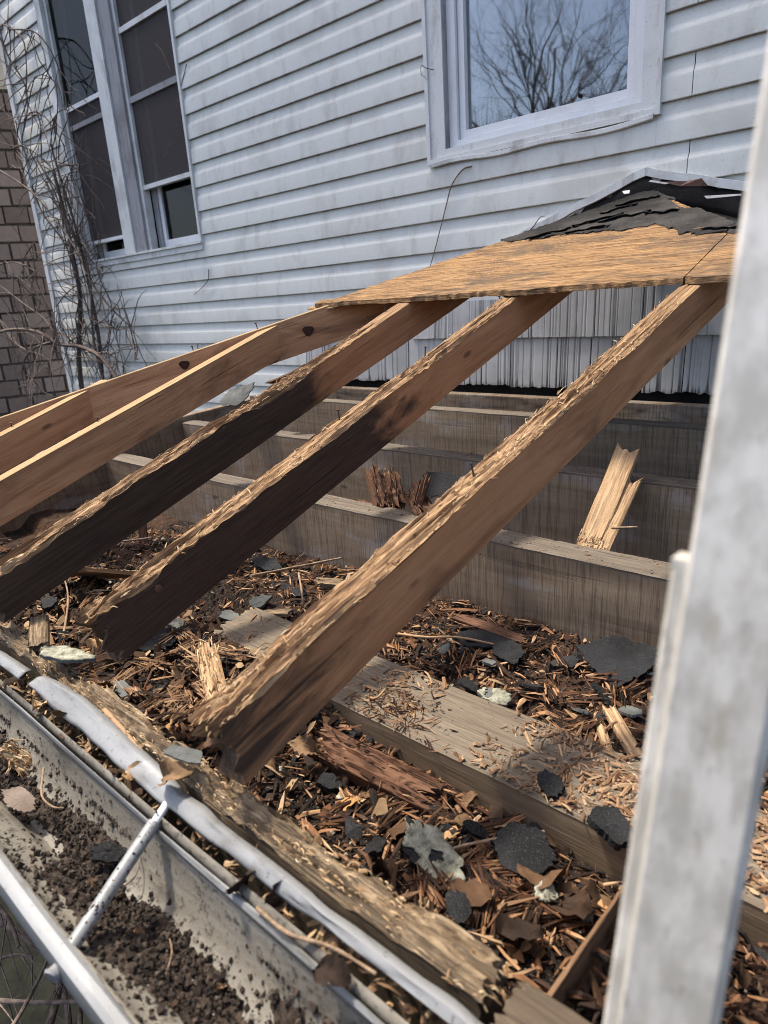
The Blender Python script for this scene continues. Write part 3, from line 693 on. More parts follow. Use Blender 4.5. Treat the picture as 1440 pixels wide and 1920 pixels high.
lumber("ledger_board", (JX0, 2.535, -0.436), (JX1, 2.535, -0.436), 0.050, 0.20, M_JOIST, lambda t: 0.2, 0.004, lambda t: 0.42, 160, (0, 0), 24, label="dark ledger board at the foot of the white shakes", sidew=0.0025)
lumber("rim_joist", (-2.935, 0.42, -0.56), (-2.935, 2.56, -0.44), 0.05, 0.30, M_JOIST, lambda t: 0.3, 0.005, lambda t: 0.3, 120, (0, 0), 28, label="rim joist closing the left end of the frame")
# wide flat plank
PLZ = -0.74
lumber("plank", (-1.345, 0.842, PLZ), (0.6, 0.842, PLZ), 0.178, 0.085, M_PLANK, lambda t: 0.35, 0.006, lambda t: 0.10, 300, (0.02, 0), 25, top_n=23, label="wide grey plank lying flat under the nearest rafter, scattered with chips", toprot=lambda t: 0.9)
# rotten front plate
fp = lambda t: 0.85 + 1.1 * math.exp(-((t - 0.845) / 0.018) ** 2) + 0.7 * math.exp(-((t - 0.66) / 0.03) ** 2) + 0.5 * math.exp(-((t - 0.94) / 0.02) ** 2)
pl, mp_, lp_ = lumber("wall_plate", (-3.0, 0.380, -0.572), (-0.245, 0.371, -0.572), 0.041, 0.15, M_PLATE, fp, 0.026, lambda t: 0.12, 620, (0.02, 0.01), 26, top_n=13, label="crumbling pale front plate behind the bent drip edge", toprot=lambda t: 1.0)
fibres(pl, mp_, lp_, 0.041, 1500, lambda t: 1.0, 0.022, 26, big=0.7, t0=0.45)
lumber("wall_plate", (-0.238, 0.372, -0.592), (0.9, 0.372, -0.592), 0.052, 0.14, M_PLATE, lambda t: 0.5, 0.008, lambda t: 0.7, 120, (0.01, 0), 27, label="dark butted length of the front plate", toprot=lambda t: 0.25)
# moss on the outer shoulder of the plate
mb = MB()
for _ in range(3200):
    X = random.gauss(-1.0, 0.14); Y = 0.352 + random.uniform(-0.008, 0.010); Z = -0.598 - random.uniform(0, 0.035) + (Y - 0.352) * 0.9
    s_ = random.uniform(0.001, 0.0032)
    mb.add([(X - s_, Y, Z), (X + s_, Y - s_ * 0.4, Z), (X, Y - s_, Z + s_ * random.uniform(1, 2.2))], [(0, 1, 2)])
o = mb.build("moss", M_MOSS, pl); o['kind'] = 'stuff'
# boarding below the joists, and the porch wall that carries the plate
mb = MB(); mb.box(-2.95, 0.95, 0.40, 2.57, -0.86, -0.832); mb.build("ceiling_board", M_PLANK, porch)
for xp_ in (-2.9, 0.9):
    mb = MB(); mb.box(xp_ - 0.05, xp_ + 0.05, 1.40, 1.50, GZ, -0.862); mb.build("porch_post", M_TRIM, porch)

# roof deck
def hipY(X):
    return 2.565 + (X + 1.0) * (2.35 / 1.98) if X < -1.0 else 2.565 - (X + 1.0) * (2.35 / 1.93)
def sheet(name, xa, xb, lo, hi, mat, lift, thick, nx, nv, relief, seed, hole=None, label=None, parent=None, M0=None, dark=None, curl=0.0):
    xs = np.linspace(xa, xb, nx)
    P = []; D = []
    for x in xs:
        y0, y1 = lo(x), hi(x)
        for j in range(nv):
            f = j / (nv - 1); y = y0 + (y1 - y0) * f
            P.append((x, y)); D.append((dark(x, y) if dark else 0.0))
    P = np.array(P)
    h = relief * (fbm(P[:, 0] * 6, P[:, 1] * 40, 0, seed, 4) + 0.6 * vn(P[:, 0] * 40, P[:, 1] * 260, 0, seed + 3))
    z = RA + RS * P[:, 1] + lift + thick
    top = np.column_stack([P, z + h]); bot = np.column_stack([P, z - thick])
    V = np.vstack([top, bot]); n = len(top)
    keep = []
    for f in grid_faces(nx, nv):
        if hole is not None:
            c = P[list(f)].mean(0)
            if hole(c[0], c[1]): continue
        keep.append(f)
    F = list(keep) + [tuple(n + i for i in reversed(f)) for f in keep]
    from collections import Counter
    cnt = Counter()
    for f in keep:
        for k in range(4): cnt[(f[k], f[(k+1) % 4])] += 1
    for (a, b) in list(cnt):
        if (b, a) not in cnt: F.append((b, a, n + a, n + b))
    o = obj(name, V, F, mat, parent or porch, None, {'dark': np.array(D + D)}, 40)
    if label: o['label'] = label
    return o
edge1 = lambda x: 1.668 + 0.006 * float(vn(x * 9, 1.0, 0, 3)) + 0.004 * float(vn(x * 60, 2.0, 0, 3))
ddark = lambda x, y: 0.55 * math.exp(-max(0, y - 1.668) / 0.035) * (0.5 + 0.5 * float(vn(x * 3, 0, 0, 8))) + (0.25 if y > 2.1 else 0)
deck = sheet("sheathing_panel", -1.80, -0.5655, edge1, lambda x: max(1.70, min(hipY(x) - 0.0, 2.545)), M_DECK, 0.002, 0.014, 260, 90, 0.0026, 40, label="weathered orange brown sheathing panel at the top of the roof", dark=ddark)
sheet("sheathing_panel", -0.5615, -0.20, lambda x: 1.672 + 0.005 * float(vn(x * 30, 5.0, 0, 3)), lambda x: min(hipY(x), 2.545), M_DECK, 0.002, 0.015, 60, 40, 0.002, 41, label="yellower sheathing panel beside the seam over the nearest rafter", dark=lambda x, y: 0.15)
# second ply peeling at the left corner
sheet("peeling_ply", -1.835, -1.70, lambda x: 1.655 + 0.01 * float(vn(x * 40, 0, 0, 6)), lambda x: max(1.68, hipY(x) + 0.015), M_DECK, -0.004, 0.005, 20, 10, 0.001, 42, parent=deck)
# tar paper left on the panel
lowpts = [on_roof(*q, 0.02)[:2] for q in ((960, 452), (986, 446), (1087, 435), (1177, 429), (1226, 420), (1250, 422), (1262, 431), (1303, 437), (1380, 433), (1480, 430))]
lowpts = [(-2.0, 2.5)] + [tuple(q) for q in lowpts] + [(0.2, 2.2)]
LX = [q[0] for q in lowpts]; LY = [q[1] for q in lowpts]
def tlow(x): return float(np.interp(x, LX, LY)) + 0.012 * float(vn(x * 40, 0, 0, 2)) + 0.008 * float(vn(x * 130, 0, 0, 4))
def thi(x): return max(tlow(x) + 0.003, min(hipY(x) + 0.01, 2.553))
bare = [on_roof(*q, 0.02)[:2] for q in ((1246, 372), (1300, 374), (1326, 384), (1318, 390), (1282, 389))]
def inpoly(x, y, P):
    c = False; n = len(P)
    for i in range(n):
        x1_, y1_ = P[i]; x2_, y2_ = P[(i+1) % n]
        if (y1_ > y) != (y2_ > y) and x < (x2_ - x1_) * (y - y1_) / (y2_ - y1_) + x1_: c = not c
    return c
xa_t = -1.36
tar = sheet("tar_paper", xa_t, -0.57, tlow, thi, M_TAR, 0.017, 0.003, 150, 44, 0.004, 50, hole=lambda x, y: inpoly(x, y, bare), parent=deck)
sheet("tar_paper", -0.5655, -0.22, tlow, thi, M_TAR, 0.018, 0.003, 60, 30, 0.004, 51, parent=deck)
def flap(px, py, w_, l_, ang, seed, mat=M_TAR, up=0.012):
    c = on_roof(px, py, 0.03); n1, n2 = 12, 6; V = []
    for i in range(n1):
        for j in range(n2):
            u_ = (i / (n1 - 1) - 0.5) * l_; v_ = (j / (n2 - 1) - 0.5) * w_ * (0.75 + 0.6 * float(vn(i * 0.9, seed * 5.0, 0, 3)))
            x = c[0] + u_ * math.cos(ang) - v_ * math.sin(ang); y = c[1] + u_ * math.sin(ang) + v_ * math.cos(ang)
            V.append((x, y, rz(y) + 0.022 + up * (1 - j / (n2 - 1)) ** 2 * (0.35 + 0.65 * abs(float(fbm(i * 0.35, seed * 3.0, 0, 7, 2))))))
    o = obj("torn_flap", V, grid_faces(n1, n2), mat, tar, smooth=180)
    mo = o.modifiers.new("thick", 'SOLIDIFY'); mo.thickness = 0.002
for i, (a, b, w_, l_, an) in enumerate(((1100, 424, 0.03, 0.14, 0.1), (1170, 400, 0.04, 0.16, 0.35), (1120, 408, 0.035, 0.16, 0.5), (1195, 372, 0.03, 0.14, 0.35), (1030, 432, 0.03, 0.14, 0.5), (1360, 420, 0.03, 0.12, -0.2), (1240, 392, 0.03, 0.10, 0.0), (1160, 386, 0.03, 0.12, 0.6))):
    flap(a, b, w_, l_, an, i)
# torn felt standing between deck and flashing
n = 70; V = []; A = []
for i in range(n):
    x = -1.62 + 1.35 * i / (n - 1)
    zt = PKZ - (0.318 * (PKX - x) if x < PKX else 0.29 * (x - PKX)) - 0.010
    zl = RA + RS * 2.55 + 0.016 - 0.335 * abs(x - PKX) - 0.012
    rag = 0.014 * float(vn(x * 34, 1, 0, 7)) + 0.008 * float(vn(x * 90, 1, 0, 8))
    for j in range(5):
        f = j / 4
        V.append((x, W - 0.018 - 0.02 * f * (1 - f) - 0.012 * (1 - f) + 0.006 * float(vn(x * 20, f * 3, 0, 5)), zl + (zt - zl) * f + (rag if j == 4 else 0)))
o = obj("torn_felt", V, grid_faces(n, 5), M_FELT, porch, smooth=180); o.modifiers.new("thick", 'SOLIDIFY').thickness = 0.002
# curled rusty flashing and white scraps at the peak
def bent_scrap(name, pts, mat, parent, thick=0.0015):
    o = obj(name, pts, [(0, 1, 2, 3)] if len(pts) == 4 else [tuple(range(len(pts)))], mat, parent); o.modifiers.new("thick", 'SOLIDIFY').thickness = thick
    return o
yy = W - 0.055
bent_scrap("rusty_scrap", [at_y(1238, 341, yy), at_y(1275, 349, yy), at_y(1328, 349, yy - 0.02), at_y(1315, 334, yy - 0.02), at_y(1290, 339, yy)], M_RUST, porch)
bent_scrap("flashing_scrap", [at_y(1220, 338, yy - 0.01), at_y(1255, 344, yy - 0.01), at_y(1248, 346, yy - 0.02), at_y(1216, 341, yy - 0.02)], M_PEEL_SHADE, porch)
bent_scrap("flashing_scrap", [at_y(1167, 359, yy), at_y(1181, 357, yy), at_y(1180, 363, yy - 0.02), at_y(1170, 364, yy - 0.02)], M_TRIM, porch)
bent_scrap("flashing_scrap", [at_y(1320, 368, yy - 0.02), at_y(1390, 364, yy - 0.02), at_y(1390, 367, yy - 0.03), at_y(1325, 373, yy - 0.03)], M_PEEL_SHADE, porch)

# ------------------------------------------------------------------ gutter, drip edge
gut = thing("gutter", (-1.0, 0.22, GZ), "dirty white metal rain gutter full of soil along the eave", "gutter")
GX0, GX1, GN = -3.1, 0.9, 160
def extrude(name, profile, mat, parent, x0, x1, n, wob=0.0, seed=0, thick=0.0012, smooth=35, flip=False, **kw):
    xs = np.linspace(x0, x1, n); V = []
    for x in xs:
        for k, (y, z) in enumerate(profile):
            dy = wob * float(fbm(x * 2.2, k * 0.35, 0, seed, 2)); dz = wob * 0.6 * float(fbm(x * 3.1, k * 0.35, 5, seed + 4, 2))
            V.append((x, y + dy, z + dz))
    o = obj(name, V, grid_faces(n, len(profile)), mat, parent, smooth=smooth, **kw)
    o.modifiers.new("thick", 'SOLIDIFY').thickness = thick
    return o
TROUGH = [(0.297, -0.628), (0.2955, -0.648), (0.291, -0.672), (0.281, -0.698), (0.266, -0.713), (0.246, -0.7195), (0.228, -0.718), (0.216, -0.707), (0.207, -0.690), (0.196, -0.679), (0.180, -0.671), (0.166, -0.658), (0.158, -0.640)]
extrude("trough", TROUGH, M_GUTIN, gut, GX0, GX1, GN, 0.004, 60)
extrude("front_lip", [(0.1575, -0.652), (0.1560, -0.637), (0.152, -0.6335), (0.145, -0.6335), (0.1405, -0.637), (0.139, -0.66), (0.147, -0.69), (0.172, -0.70), (0.19, -0.735)], M_GUTW, gut, GX0, GX1, GN, 0.004, 60)
extrude("back_lip", [(0.2945, -0.634), (0.2935, -0.624), (0.2965, -0.620), (0.300, -0.622), (0.301, -0.626)], M_GUTW, gut, GX0, GX1, GN, 0.004, 60)
extrude("back_flange", [(0.3015, -0.640), (0.303, -0.622), (0.3075, -0.612)], M_GUTIN, gut, GX0, GX1, GN, 0.004, 60)
# spike and ferrule
pa, pb = at_z(318, 1500, -0.607), at_z(100, 1828, -0.652)
pa = np.array(pa); pb = np.array(pb); dv_ = pb - pa; lv = np.linalg.norm(dv_); dv_ /= lv
mb = MB(); mb.tube([pa + dv_ * 0.035, pa + dv_ * (lv * 0.5), pa + dv_ * (lv * 0.72), pb - dv_ * 0.012], [0.0085, 0.0085, 0.0082, 0.0082], 14)
fer = mb.build("ferrule", M_GUTW, gut, smooth=40)
mb = MB(); mb.tube([pa - dv_ * 0.02, pa + dv_ * 0.05], 0.0056, 12); mb.build("spike", M_VINYL, gut, smooth=40)
mb = MB(); mb.tube([pb - dv_ * 0.012, pb - dv_ * 0.002, pb, pb + dv_ * 0.003], [0.005, 0.008, 0.0105, 0.009], 14); mb.build("spike_head", M_GUTW, gut, smooth=40)

def drip(x0, x1, n, seed, label, lift=0.0, bow=1.0):
    xs = np.linspace(x0, x1, n); V = []
    for i, x in enumerate(xs):
        e = min(1, (x - x0) / 0.06); e2 = min(1, (x1 - x) / 0.05)
        tw = 0.006 * math.sin((x + 1.2) * 7.3) + 0.004 * float(fbm(x * 5, 0, 0, seed, 2)); pin = 0.35 + 0.65 * e ** 0.6 * (0.3 + 0.7 * e2)
        hgt = (0.0155 + 0.012 * math.exp(-((x + 1.02) / 0.10) ** 2) + 0.002 * float(vn(x * 6, 1, 0, seed))) * pin
        zc = -0.598 + 0.010 * math.exp(-((x + 1.03) / 0.16) ** 2) + 0.005 * float(fbm(x * 3, 2, 0, seed, 2)) + lift * (1 - e)
        yc = 0.3255 + 0.25 * tw + 0.004 * math.exp(-((x + 1.0) / 0.2) ** 2)
        for k in range(7):
            f = k / 5 - 0.5; dent = 0.0022 * float(vn(x * 26, k * 0.6, 0, seed + 2))
            if k < 6: V.append((x, yc + f * (0.012 + 0.010 * math.sin(x * 5.1)) + dent - 0.002 * (0.25 - f * f) * 4, zc + f * hgt))
            else: V.append((x, V[-1][1] + 0.010, V[-1][2] - 0.0015))
    for i, x in enumerate(xs): pass
    o = obj("drip_edge", V, grid_faces(n, 7), M_GUTW, smooth=35, label=label, cat="drip edge", group="bent drip edge strips")
    o.modifiers.new("thick", 'SOLIDIFY').thickness = 0.0012
drip(-1.155, 0.85, 220, 70, "long buckled white drip edge strip between gutter and crumbling plate")
drip(-2.9, -1.195, 110, 71, "white drip edge strip at left, torn off where the lichened shingle lies", 0.004)

# ------------------------------------------------------------------ ladder
lad = thing("ladder", (-0.12, 0.2, GZ), "blotchy grey aluminium extension ladder rail close in front at right", "ladder")
P0 = ray(1308, 930) * 0.30
n_ = np.cross(ray(1440, 60), ray(1290, 1050)); n_ /= np.linalg.norm(n_)
Ld = np.array((0, 0, 1.0)) - n_ * n_[2]; Ld /= np.linalg.norm(Ld)
rv = ray(1330, 900); rv = rv / np.linalg.norm(rv); Ld = Ld + 0.20 * rv; Ld /= np.linalg.norm(Ld)
ax = np.array((1.0, 0.15, 0.0)); ax -= Ld * (ax @ Ld); ax /= np.linalg.norm(ax); ay = np.cross(Ld, ax)
def ladder_matrix(o): return Matrix(((ax[0], ay[0], Ld[0], o[0]), (ax[1], ay[1], Ld[1], o[1]), (ax[2], ay[2], Ld[2], o[2]), (0, 0, 0, 1)))
ML = ladder_matrix(P0)
def rail(mb, x, sgn, z0_, z1_, dx=0.0, dy=0.0, wf=0.044, dp=0.062):
    # C section: web and two flanges with rolled edges
    t = 0.0022; x = x + dx
    prof_ = [(0, 0.002), (0.002, 0), (wf - 0.004, 0), (wf, 0.003), (wf, 0.009), (wf - t, 0.009), (wf - t, 0.004), (t, t), (t, dp - t), (wf - t, dp - 0.004), (wf - t, dp - 0.009), (wf, dp - 0.009), (wf, dp - 0.003), (wf - 0.004, dp), (0.002, dp), (0, dp - 0.002)]
    V = []
    for z in (z0_, z1_):
        for (a, b) in prof_: V.append((x + sgn * a, dy + b, z))
    k = len(prof_); F = [(i, (i+1) % k, k + (i+1) % k, k + i) for i in range(k)]
    if sgn < 0: F = [tuple(reversed(f)) for f in F]
    mb.add(V, F)
LB = -3.0 / Ld[2] - P0[2] / Ld[2]
for nm, x, sg in (("fly_rail", 0.0, 1), ("fly_rail", 0.40, -1)):
    mb = MB(); rail(mb, x, sg, LB + 1.2, 0.75); mb.build(nm, M_ALU, lad, ML, 30)
zb_ = -0.035
for nm, x, sg in (("base_rail", -0.0075, 1), ("base_rail", 0.4075, -1)):
    mb = MB(); rail(mb, x, sg, LB + 0.02, zb_, dy=0.006, wf=0.051, dp=0.066)
    mb.box(x - 0.0004 * sg if sg > 0 else x - 0.030, x + 0.030 if sg > 0 else x + 0.0004, 0.0065, 0.03, zb_, zb_ + 0.004)
    mb.build(nm, M_ALU, lad, ML, 30)
for z in np.arange(-2.75, 0.7, 0.30):
    if z < LB + 1.2: continue
    mb = MB(); mb.tube([(0.003, 0.032, z + 0.295), (0.397, 0.032, z + 0.295)], 0.014, 14); mb.build("rung", M_ALU, lad, ML, 40)

# ------------------------------------------------------------------ brick outbuilding at far left
brk = thing("brick_wall", (-7.9, 3.2, GZ), "brown weathered brick wall beyond the vine at far left", "wall")
vd = np.array((-7.9, 3.2)); vd /= np.linalg.norm(vd); tn = np.array((-vd[1], vd[0])) * -1.0      # along the wall to the right
bc = np.array((-7.86, 3.2))
def BM(u_, z): return Matrix(((tn[0], vd[0], 0, bc[0] + tn[0] * u_), (tn[1], vd[1], 0, bc[1] + tn[1] * u_), (0, 0, 1, z), (0, 0, 0, 1)))
mb = MB(); mb.box(-2.2, 0.62, 0.012, 0.30, GZ, 2.22); mb.build("mortar_wall", M_MORT, brk, BM(0, 0))
mb = MB(); mb.box(-2.3, 0.62, 0.0, 0.34, 2.225, 3.4); mb.build("gable_board", M_CREAM, brk, BM(0, 0))
bh, bw = 0.175, 0.235
bm = []
for v in range(4):
    w2 = (bw - 0.016) / 2 * (1 + 0.05 * v - 0.07); h2 = (bh - 0.014) / 2; b_ = 0.006
    V = [(-w2, 0.02, -h2), (w2, 0.02, -h2), (w2, 0.02, h2), (-w2, 0.02, h2), (-w2 + b_, -0.006 - 0.002 * v, -h2 + b_), (w2 - b_, -0.006, -h2 + b_), (w2 - b_, -0.008 + 0.002 * v, h2 - b_), (-w2 + b_, -0.006, h2 - b_)]
    bm.append(mesh("brick", V, [(4,5,6,7),(0,1,5,4),(1,2,6,5),(2,3,7,6),(3,0,4,7)], M_BRICK))
zr = 2.20 - bh / 2; row = 0
while zr > -1.9:
    u_ = -0.95 + (bw * 0.5 if row % 2 else 0.0) + random.uniform(-0.02, 0.02)
    while u_ < 0.55:
        link(bpy.data.objects.new("brick", random.choice(bm)), brk, BM(u_, zr + random.uniform(-0.004, 0.004)))
        u_ += bw
    zr -= bh; row += 1

# ------------------------------------------------------------------ bare trees mirrored in the window glass
def bare_tree(loc, h, seed, label):
    r = random.Random(seed)
    t = thing("bare_tree", loc, label, "tree", "bare trees across the yard")
    tr = MB(); br = MB()
    def grow(p, d, l, rad, lvl, mbx):
        n = 5; pts = [p]; rads = [rad]; q = p.copy(); dd = d.copy()
        for i in range(n):
            dd = dd + np.array([r.gauss(0, 0.10), r.gauss(0, 0.10), r.gauss(0.03, 0.06)]); dd /= np.linalg.norm(dd)
            q = q + dd * l / n; pts.append(q.copy()); rads.append(rad * (1 - 0.62 * (i + 1) / n))
        mbx.tube(pts, rads, 6 if lvl < 2 else 3)
        if lvl >= 5: return
        for k in range(r.choice((3, 4, 4)) if lvl else 7):
            i = r.randint(2, n) if lvl else r.randint(2, n)
            a = r.uniform(0, 2 * math.pi); tl = r.uniform(0.35, 0.95)
            per = np.cross(dd, np.array((math.cos(a), math.sin(a), 0.3))); per /= np.linalg.norm(per) + 1e-6
            nd = dd * math.cos(tl) + per * math.sin(tl); nd /= np.linalg.norm(nd)
            grow(pts[i], nd, l * r.uniform(0.5, 0.75), rads[i] * 0.7, lvl + 1, br)
    grow(np.array(loc, float), np.array((r.gauss(0, 0.05), r.gauss(0, 0.05), 1.0)), h * 0.5, h * 0.016, 0, tr)
    tr.build("trunk", M_TREE, t, smooth=60); br.build("crown", M_TREE, t)
bare_tree((-8.4, -11.8, GZ), 12, 3, "bare tree whose branches fill the left of the right window's reflection")
bare_tree((-10.8, -16.5, GZ), 13, 8, "bare tree mirrored faintly in the middle of the right window")
bare_tree((-4.6, -14.5, GZ), 12, 5, "bare tree mirrored at the right of the right window's glass")
bare_tree((-14.5, -15.5, GZ), 12, 13, "farther bare tree mirrored low in the right window's glass")

# ------------------------------------------------------------------ climbing vine at the corner
vine = thing("bare_vine", (-5.5, W - 0.15, GZ), "leafless woody vine climbing the wall corner beside the left windows", "vine")
def px_path(pts, Y, jit=0.0, r=random):
    out = []
    for i, q in enumerate(pts):
        yy_ = Y[i] if hasattr(Y, '__len__') else Y
        out.append(np.array(at_y(q[0], q[1], yy_)) + np.array((r.gauss(0, jit), 0, r.gauss(0, jit))))
    return out
def smooth_path(P, n=4):
    P = [P[0]] + P + [P[-1]]; out = []
    for i in range(1, len(P) - 2):
        a, b, c, d = P[i-1], P[i], P[i+1], P[i+2]
        for k in range(n):
            t = k / n
            out.append(0.5 * ((2*b) + (-a + c) * t + (2*a - 5*b + 4*c - d) * t*t + (-a + 3*b - 3*c + d) * t**3))
    out.append(P[-2]); return out
def vine_branch(pts, Y, r0, r1_, name="branch", parent=None, mat=None, jit=0.0):
    P = smooth_path(px_path(pts, Y, jit)); m_ = MB(); n = len(P)
    m_.tube(P, [r0 + (r1_ - r0) * i / (n - 1) for i in range(n)], 6)
    m_.build(name, mat or M_BARK, parent or vine, smooth=60); return P
VY = W - 0.06
main = [
 ([(196, 760), (186, 640), (172, 560), (160, 500), (140, 420), (112, 330), (95, 270)], VY, 0.016, 0.006, "main_stem"),
 ([(160, 770), (150, 700), (148, 640), (150, 560), (135, 470), (118, 390), (100, 320)], VY - 0.02, 0.020, 0.010, "main_stem"),
 ([(205, 760), (178, 650), (172, 590), (170, 530), (158, 470)], VY - 0.05, 0.010, 0.006, "main_stem"),
 ([(218, 708), (190, 670), (150, 650), (110, 645), (70, 622), (20, 618), (-30, 632)], [W - 0.3, W - 0.3, W - 0.32, W - 0.35, W - 0.4, W - 0.45, W - 0.5], 0.015, 0.011, "main_stem"),
 ([(104, 640), (70, 650), (48, 672), (42, 700), (48, 730), (60, 760)], W - 0.36, 0.009, 0.004, "branch"),
 ([(110, 642), (85, 600), (45, 570), (0, 535)], W - 0.36, 0.008, 0.004, "branch"),
 ([(0, 495), (30, 492), (60, 505), (85, 520)], W - 0.35, 0.006, 0.003, "branch"),
 ([(0, 600), (25, 640), (55, 660)], W - 0.38, 0.010, 0.006, "branch"),
 ([(55, 700), (75, 730), (105, 745)], W - 0.36, 0.006, 0.002, "branch"),
 ([(90, 690), (75, 680), (50, 690)], W - 0.36, 0.004, 0.002, "branch"),
 ([(60, 460), (40, 505), (75, 560), (95, 600)], W - 0.3, 0.005, 0.003, "branch"),
 ([(0, 320), (40, 345), (65, 365), (95, 400), (125, 440), (150, 480)], W - 0.2, 0.008, 0.005, "branch"),
 ([(0, 70), (15, 105), (45, 155), (50, 190), (35, 235), (28, 300)], VY, 0.006, 0.004, "branch"),
 ([(5, 45), (30, 60), (45, 80), (50, 130), (48, 180)], VY, 0.006, 0.003, "branch"),
 ([(20, 55), (60, 58), (85, 80), (105, 115), (118, 160), (120, 205)], VY - 0.05, 0.005, 0.003, "branch"),
 ([(65, 145), (80, 140), (98, 150), (112, 168), (118, 200)], VY - 0.05, 0.004, 0.002, "branch"),
 ([(45, 225), (60, 210), (80, 215), (100, 240), (122, 275)], VY - 0.04, 0.006, 0.003, "branch"),
 ([(25, 278), (40, 272), (70, 290), (95, 310)], VY - 0.03, 0.005, 0.003, "branch"),
 ([(28, 275), (28, 295), (40, 320)], VY - 0.06, 0.006, 0.004, "branch"),
 ([(95, 230), (110, 210), (125, 205)], VY - 0.04, 0.004, 0.002, "branch"),
 ([(110, 300), (112, 260), (128, 220), (128, 190)], VY - 0.05, 0.005, 0.002, "branch"),
 ([(108, 310), (130, 310), (148, 308)], VY - 0.06, 0.006, 0.003, "branch"),
 ([(120, 350), (130, 325), (150, 310)], VY - 0.05, 0.004, 0.002, "branch"),
 ([(118, 345), (140, 370), (165, 395), (180, 410)], VY - 0.04, 0.006, 0.003, "branch"),
 ([(85, 340), (105, 380), (125, 420), (145, 455), (150, 480)], VY - 0.02, 0.007, 0.005, "branch"),
 ([(70, 300), (95, 345), (110, 380), (120, 420)], VY, 0.006, 0.004, "branch"),
 ([(60, 350), (80, 400), (110, 440), (130, 475), (140, 520)], VY, 0.007, 0.004, "branch"),
 ([(128, 455), (150, 420), (160, 395), (150, 360), (135, 340)], VY - 0.05, 0.005, 0.003, "branch"),
 ([(170, 530), (190, 535), (205, 560), (210, 590), (205, 640), (198, 680), (215, 700)], VY - 0.05, 0.005, 0.003, "branch"),
 ([(165, 520), (185, 550), (205, 575), (225, 595), (245, 613), (255, 640), (258, 660), (252, 678)], VY - 0.06, 0.005, 0.002, "branch"),
 ([(245, 613), (225, 618), (212, 616)], VY - 0.06, 0.004, 0.002, "branch"),
 ([(175, 610), (195, 600), (202, 592)], VY - 0.05, 0.004, 0.002, "branch"),
 ([(200, 640), (215, 660), (220, 690), (222, 705)], VY - 0.05, 0.004, 0.002, "branch"),
 ([(105, 575), (125, 550), (145, 535), (165, 528)], VY - 0.02, 0.005, 0.003, "branch"),
 ([(112, 600), (130, 625), (150, 635), (160, 610)], VY - 0.02, 0.005, 0.003, "branch"),
 ([(110, 620), (135, 640), (155, 655), (175, 680), (190, 715)], VY, 0.006, 0.003, "branch"),
 ([(100, 695), (130, 680), (150, 665)], VY - 0.02, 0.004, 0.002, "branch"),
 ([(125, 655), (132, 640), (147, 630), (160, 620)], VY - 0.04, 0.005, 0.003, "branch"),
 ([(140, 510), (148, 560), (142, 600), (150, 640)], VY - 0.04, 0.006, 0.004, "branch"),
]
tips = []
for (pts, Y, a, b, nm) in main: tips += vine_branch(pts, Y, a * 1.05, b * 1.1, nm)
rv_ = random.Random(21)
for _ in range(420):                                  # fine twigs springing from the larger stems
    p = tips[rv_.randrange(len(tips))]; d = np.array((rv_.gauss(0, 1), rv_.gauss(0, 0.25), rv_.gauss(-0.2, 1))); d /= np.linalg.norm(d)
    l = rv_.uniform(0.15, 0.6); pts = [p]; q = np.array(p)
    for i in range(5):
        d = d + np.array((rv_.gauss(0, 0.25), rv_.gauss(0, 0.1), rv_.gauss(-0.08, 0.2))); d /= np.linalg.norm(d)
        q = q + d * l / 5; q[1] = min(q[1], W - 0.02); pts.append(q.copy())
    m_ = MB(); m_.tube(pts, [0.0042, 0.0038, 0.0033, 0.0028, 0.0022, 0.0014], 4); m_.build("twig", M_BARK, vine)
# thin tendrils elsewhere on the wall
def tendril(name, pts, Y, r0, label, mat=None):
    P = smooth_path(px_path(pts, Y), 5); m_ = MB(); n = len(P); m_.tube(P, [r0 * (1 - 0.5 * i / n) for i in range(n)], 5)
    m_.build(name, mat or M_BARK, smooth=60, label=label, cat="tendril")
tendril("dry_tendril", [(884, 312), (868, 318), (848, 345), (838, 380), (828, 420), (815, 470), (806, 502)], W - 0.022, 0.0035, "dry brown tendril hanging below the right window")
tendril("dry_tendril", [(391, 505), (390, 525), (378, 540), (364, 552)], W - 0.022, 0.003, "short tendril hanging at the corner of the left window sill")
tendril("dry_tendril", [(350, 120), (332, 260), (322, 215), (308, 300)][0:1] + [(335, 180), (328, 220), (325, 245), (315, 280), (307, 298)], W - 0.015, 0.0028, "pale tendril dangling over the left window screen", M_TWIG)
tendril("dry_tendril", [(292, 82), (305, 98), (318, 130)], W - 0.02, 0.0025, "tiny curled tendril high on the left window screen", M_TWIG)
tendril("wire_hook", [(814, 131), (800, 128), (790, 123), (790, 140), (796, 144), (800, 150)], W - 0.045, 0.0018, "rusty bent wire hooked on the right window's left trim", M_NAIL)
tendril("dry_tendril", [(985, 440), (1000, 425), (1012, 408), (1022, 405)], W - 0.035, 0.0025, "dry tendril curled over the white flashing strip", M_BARK)

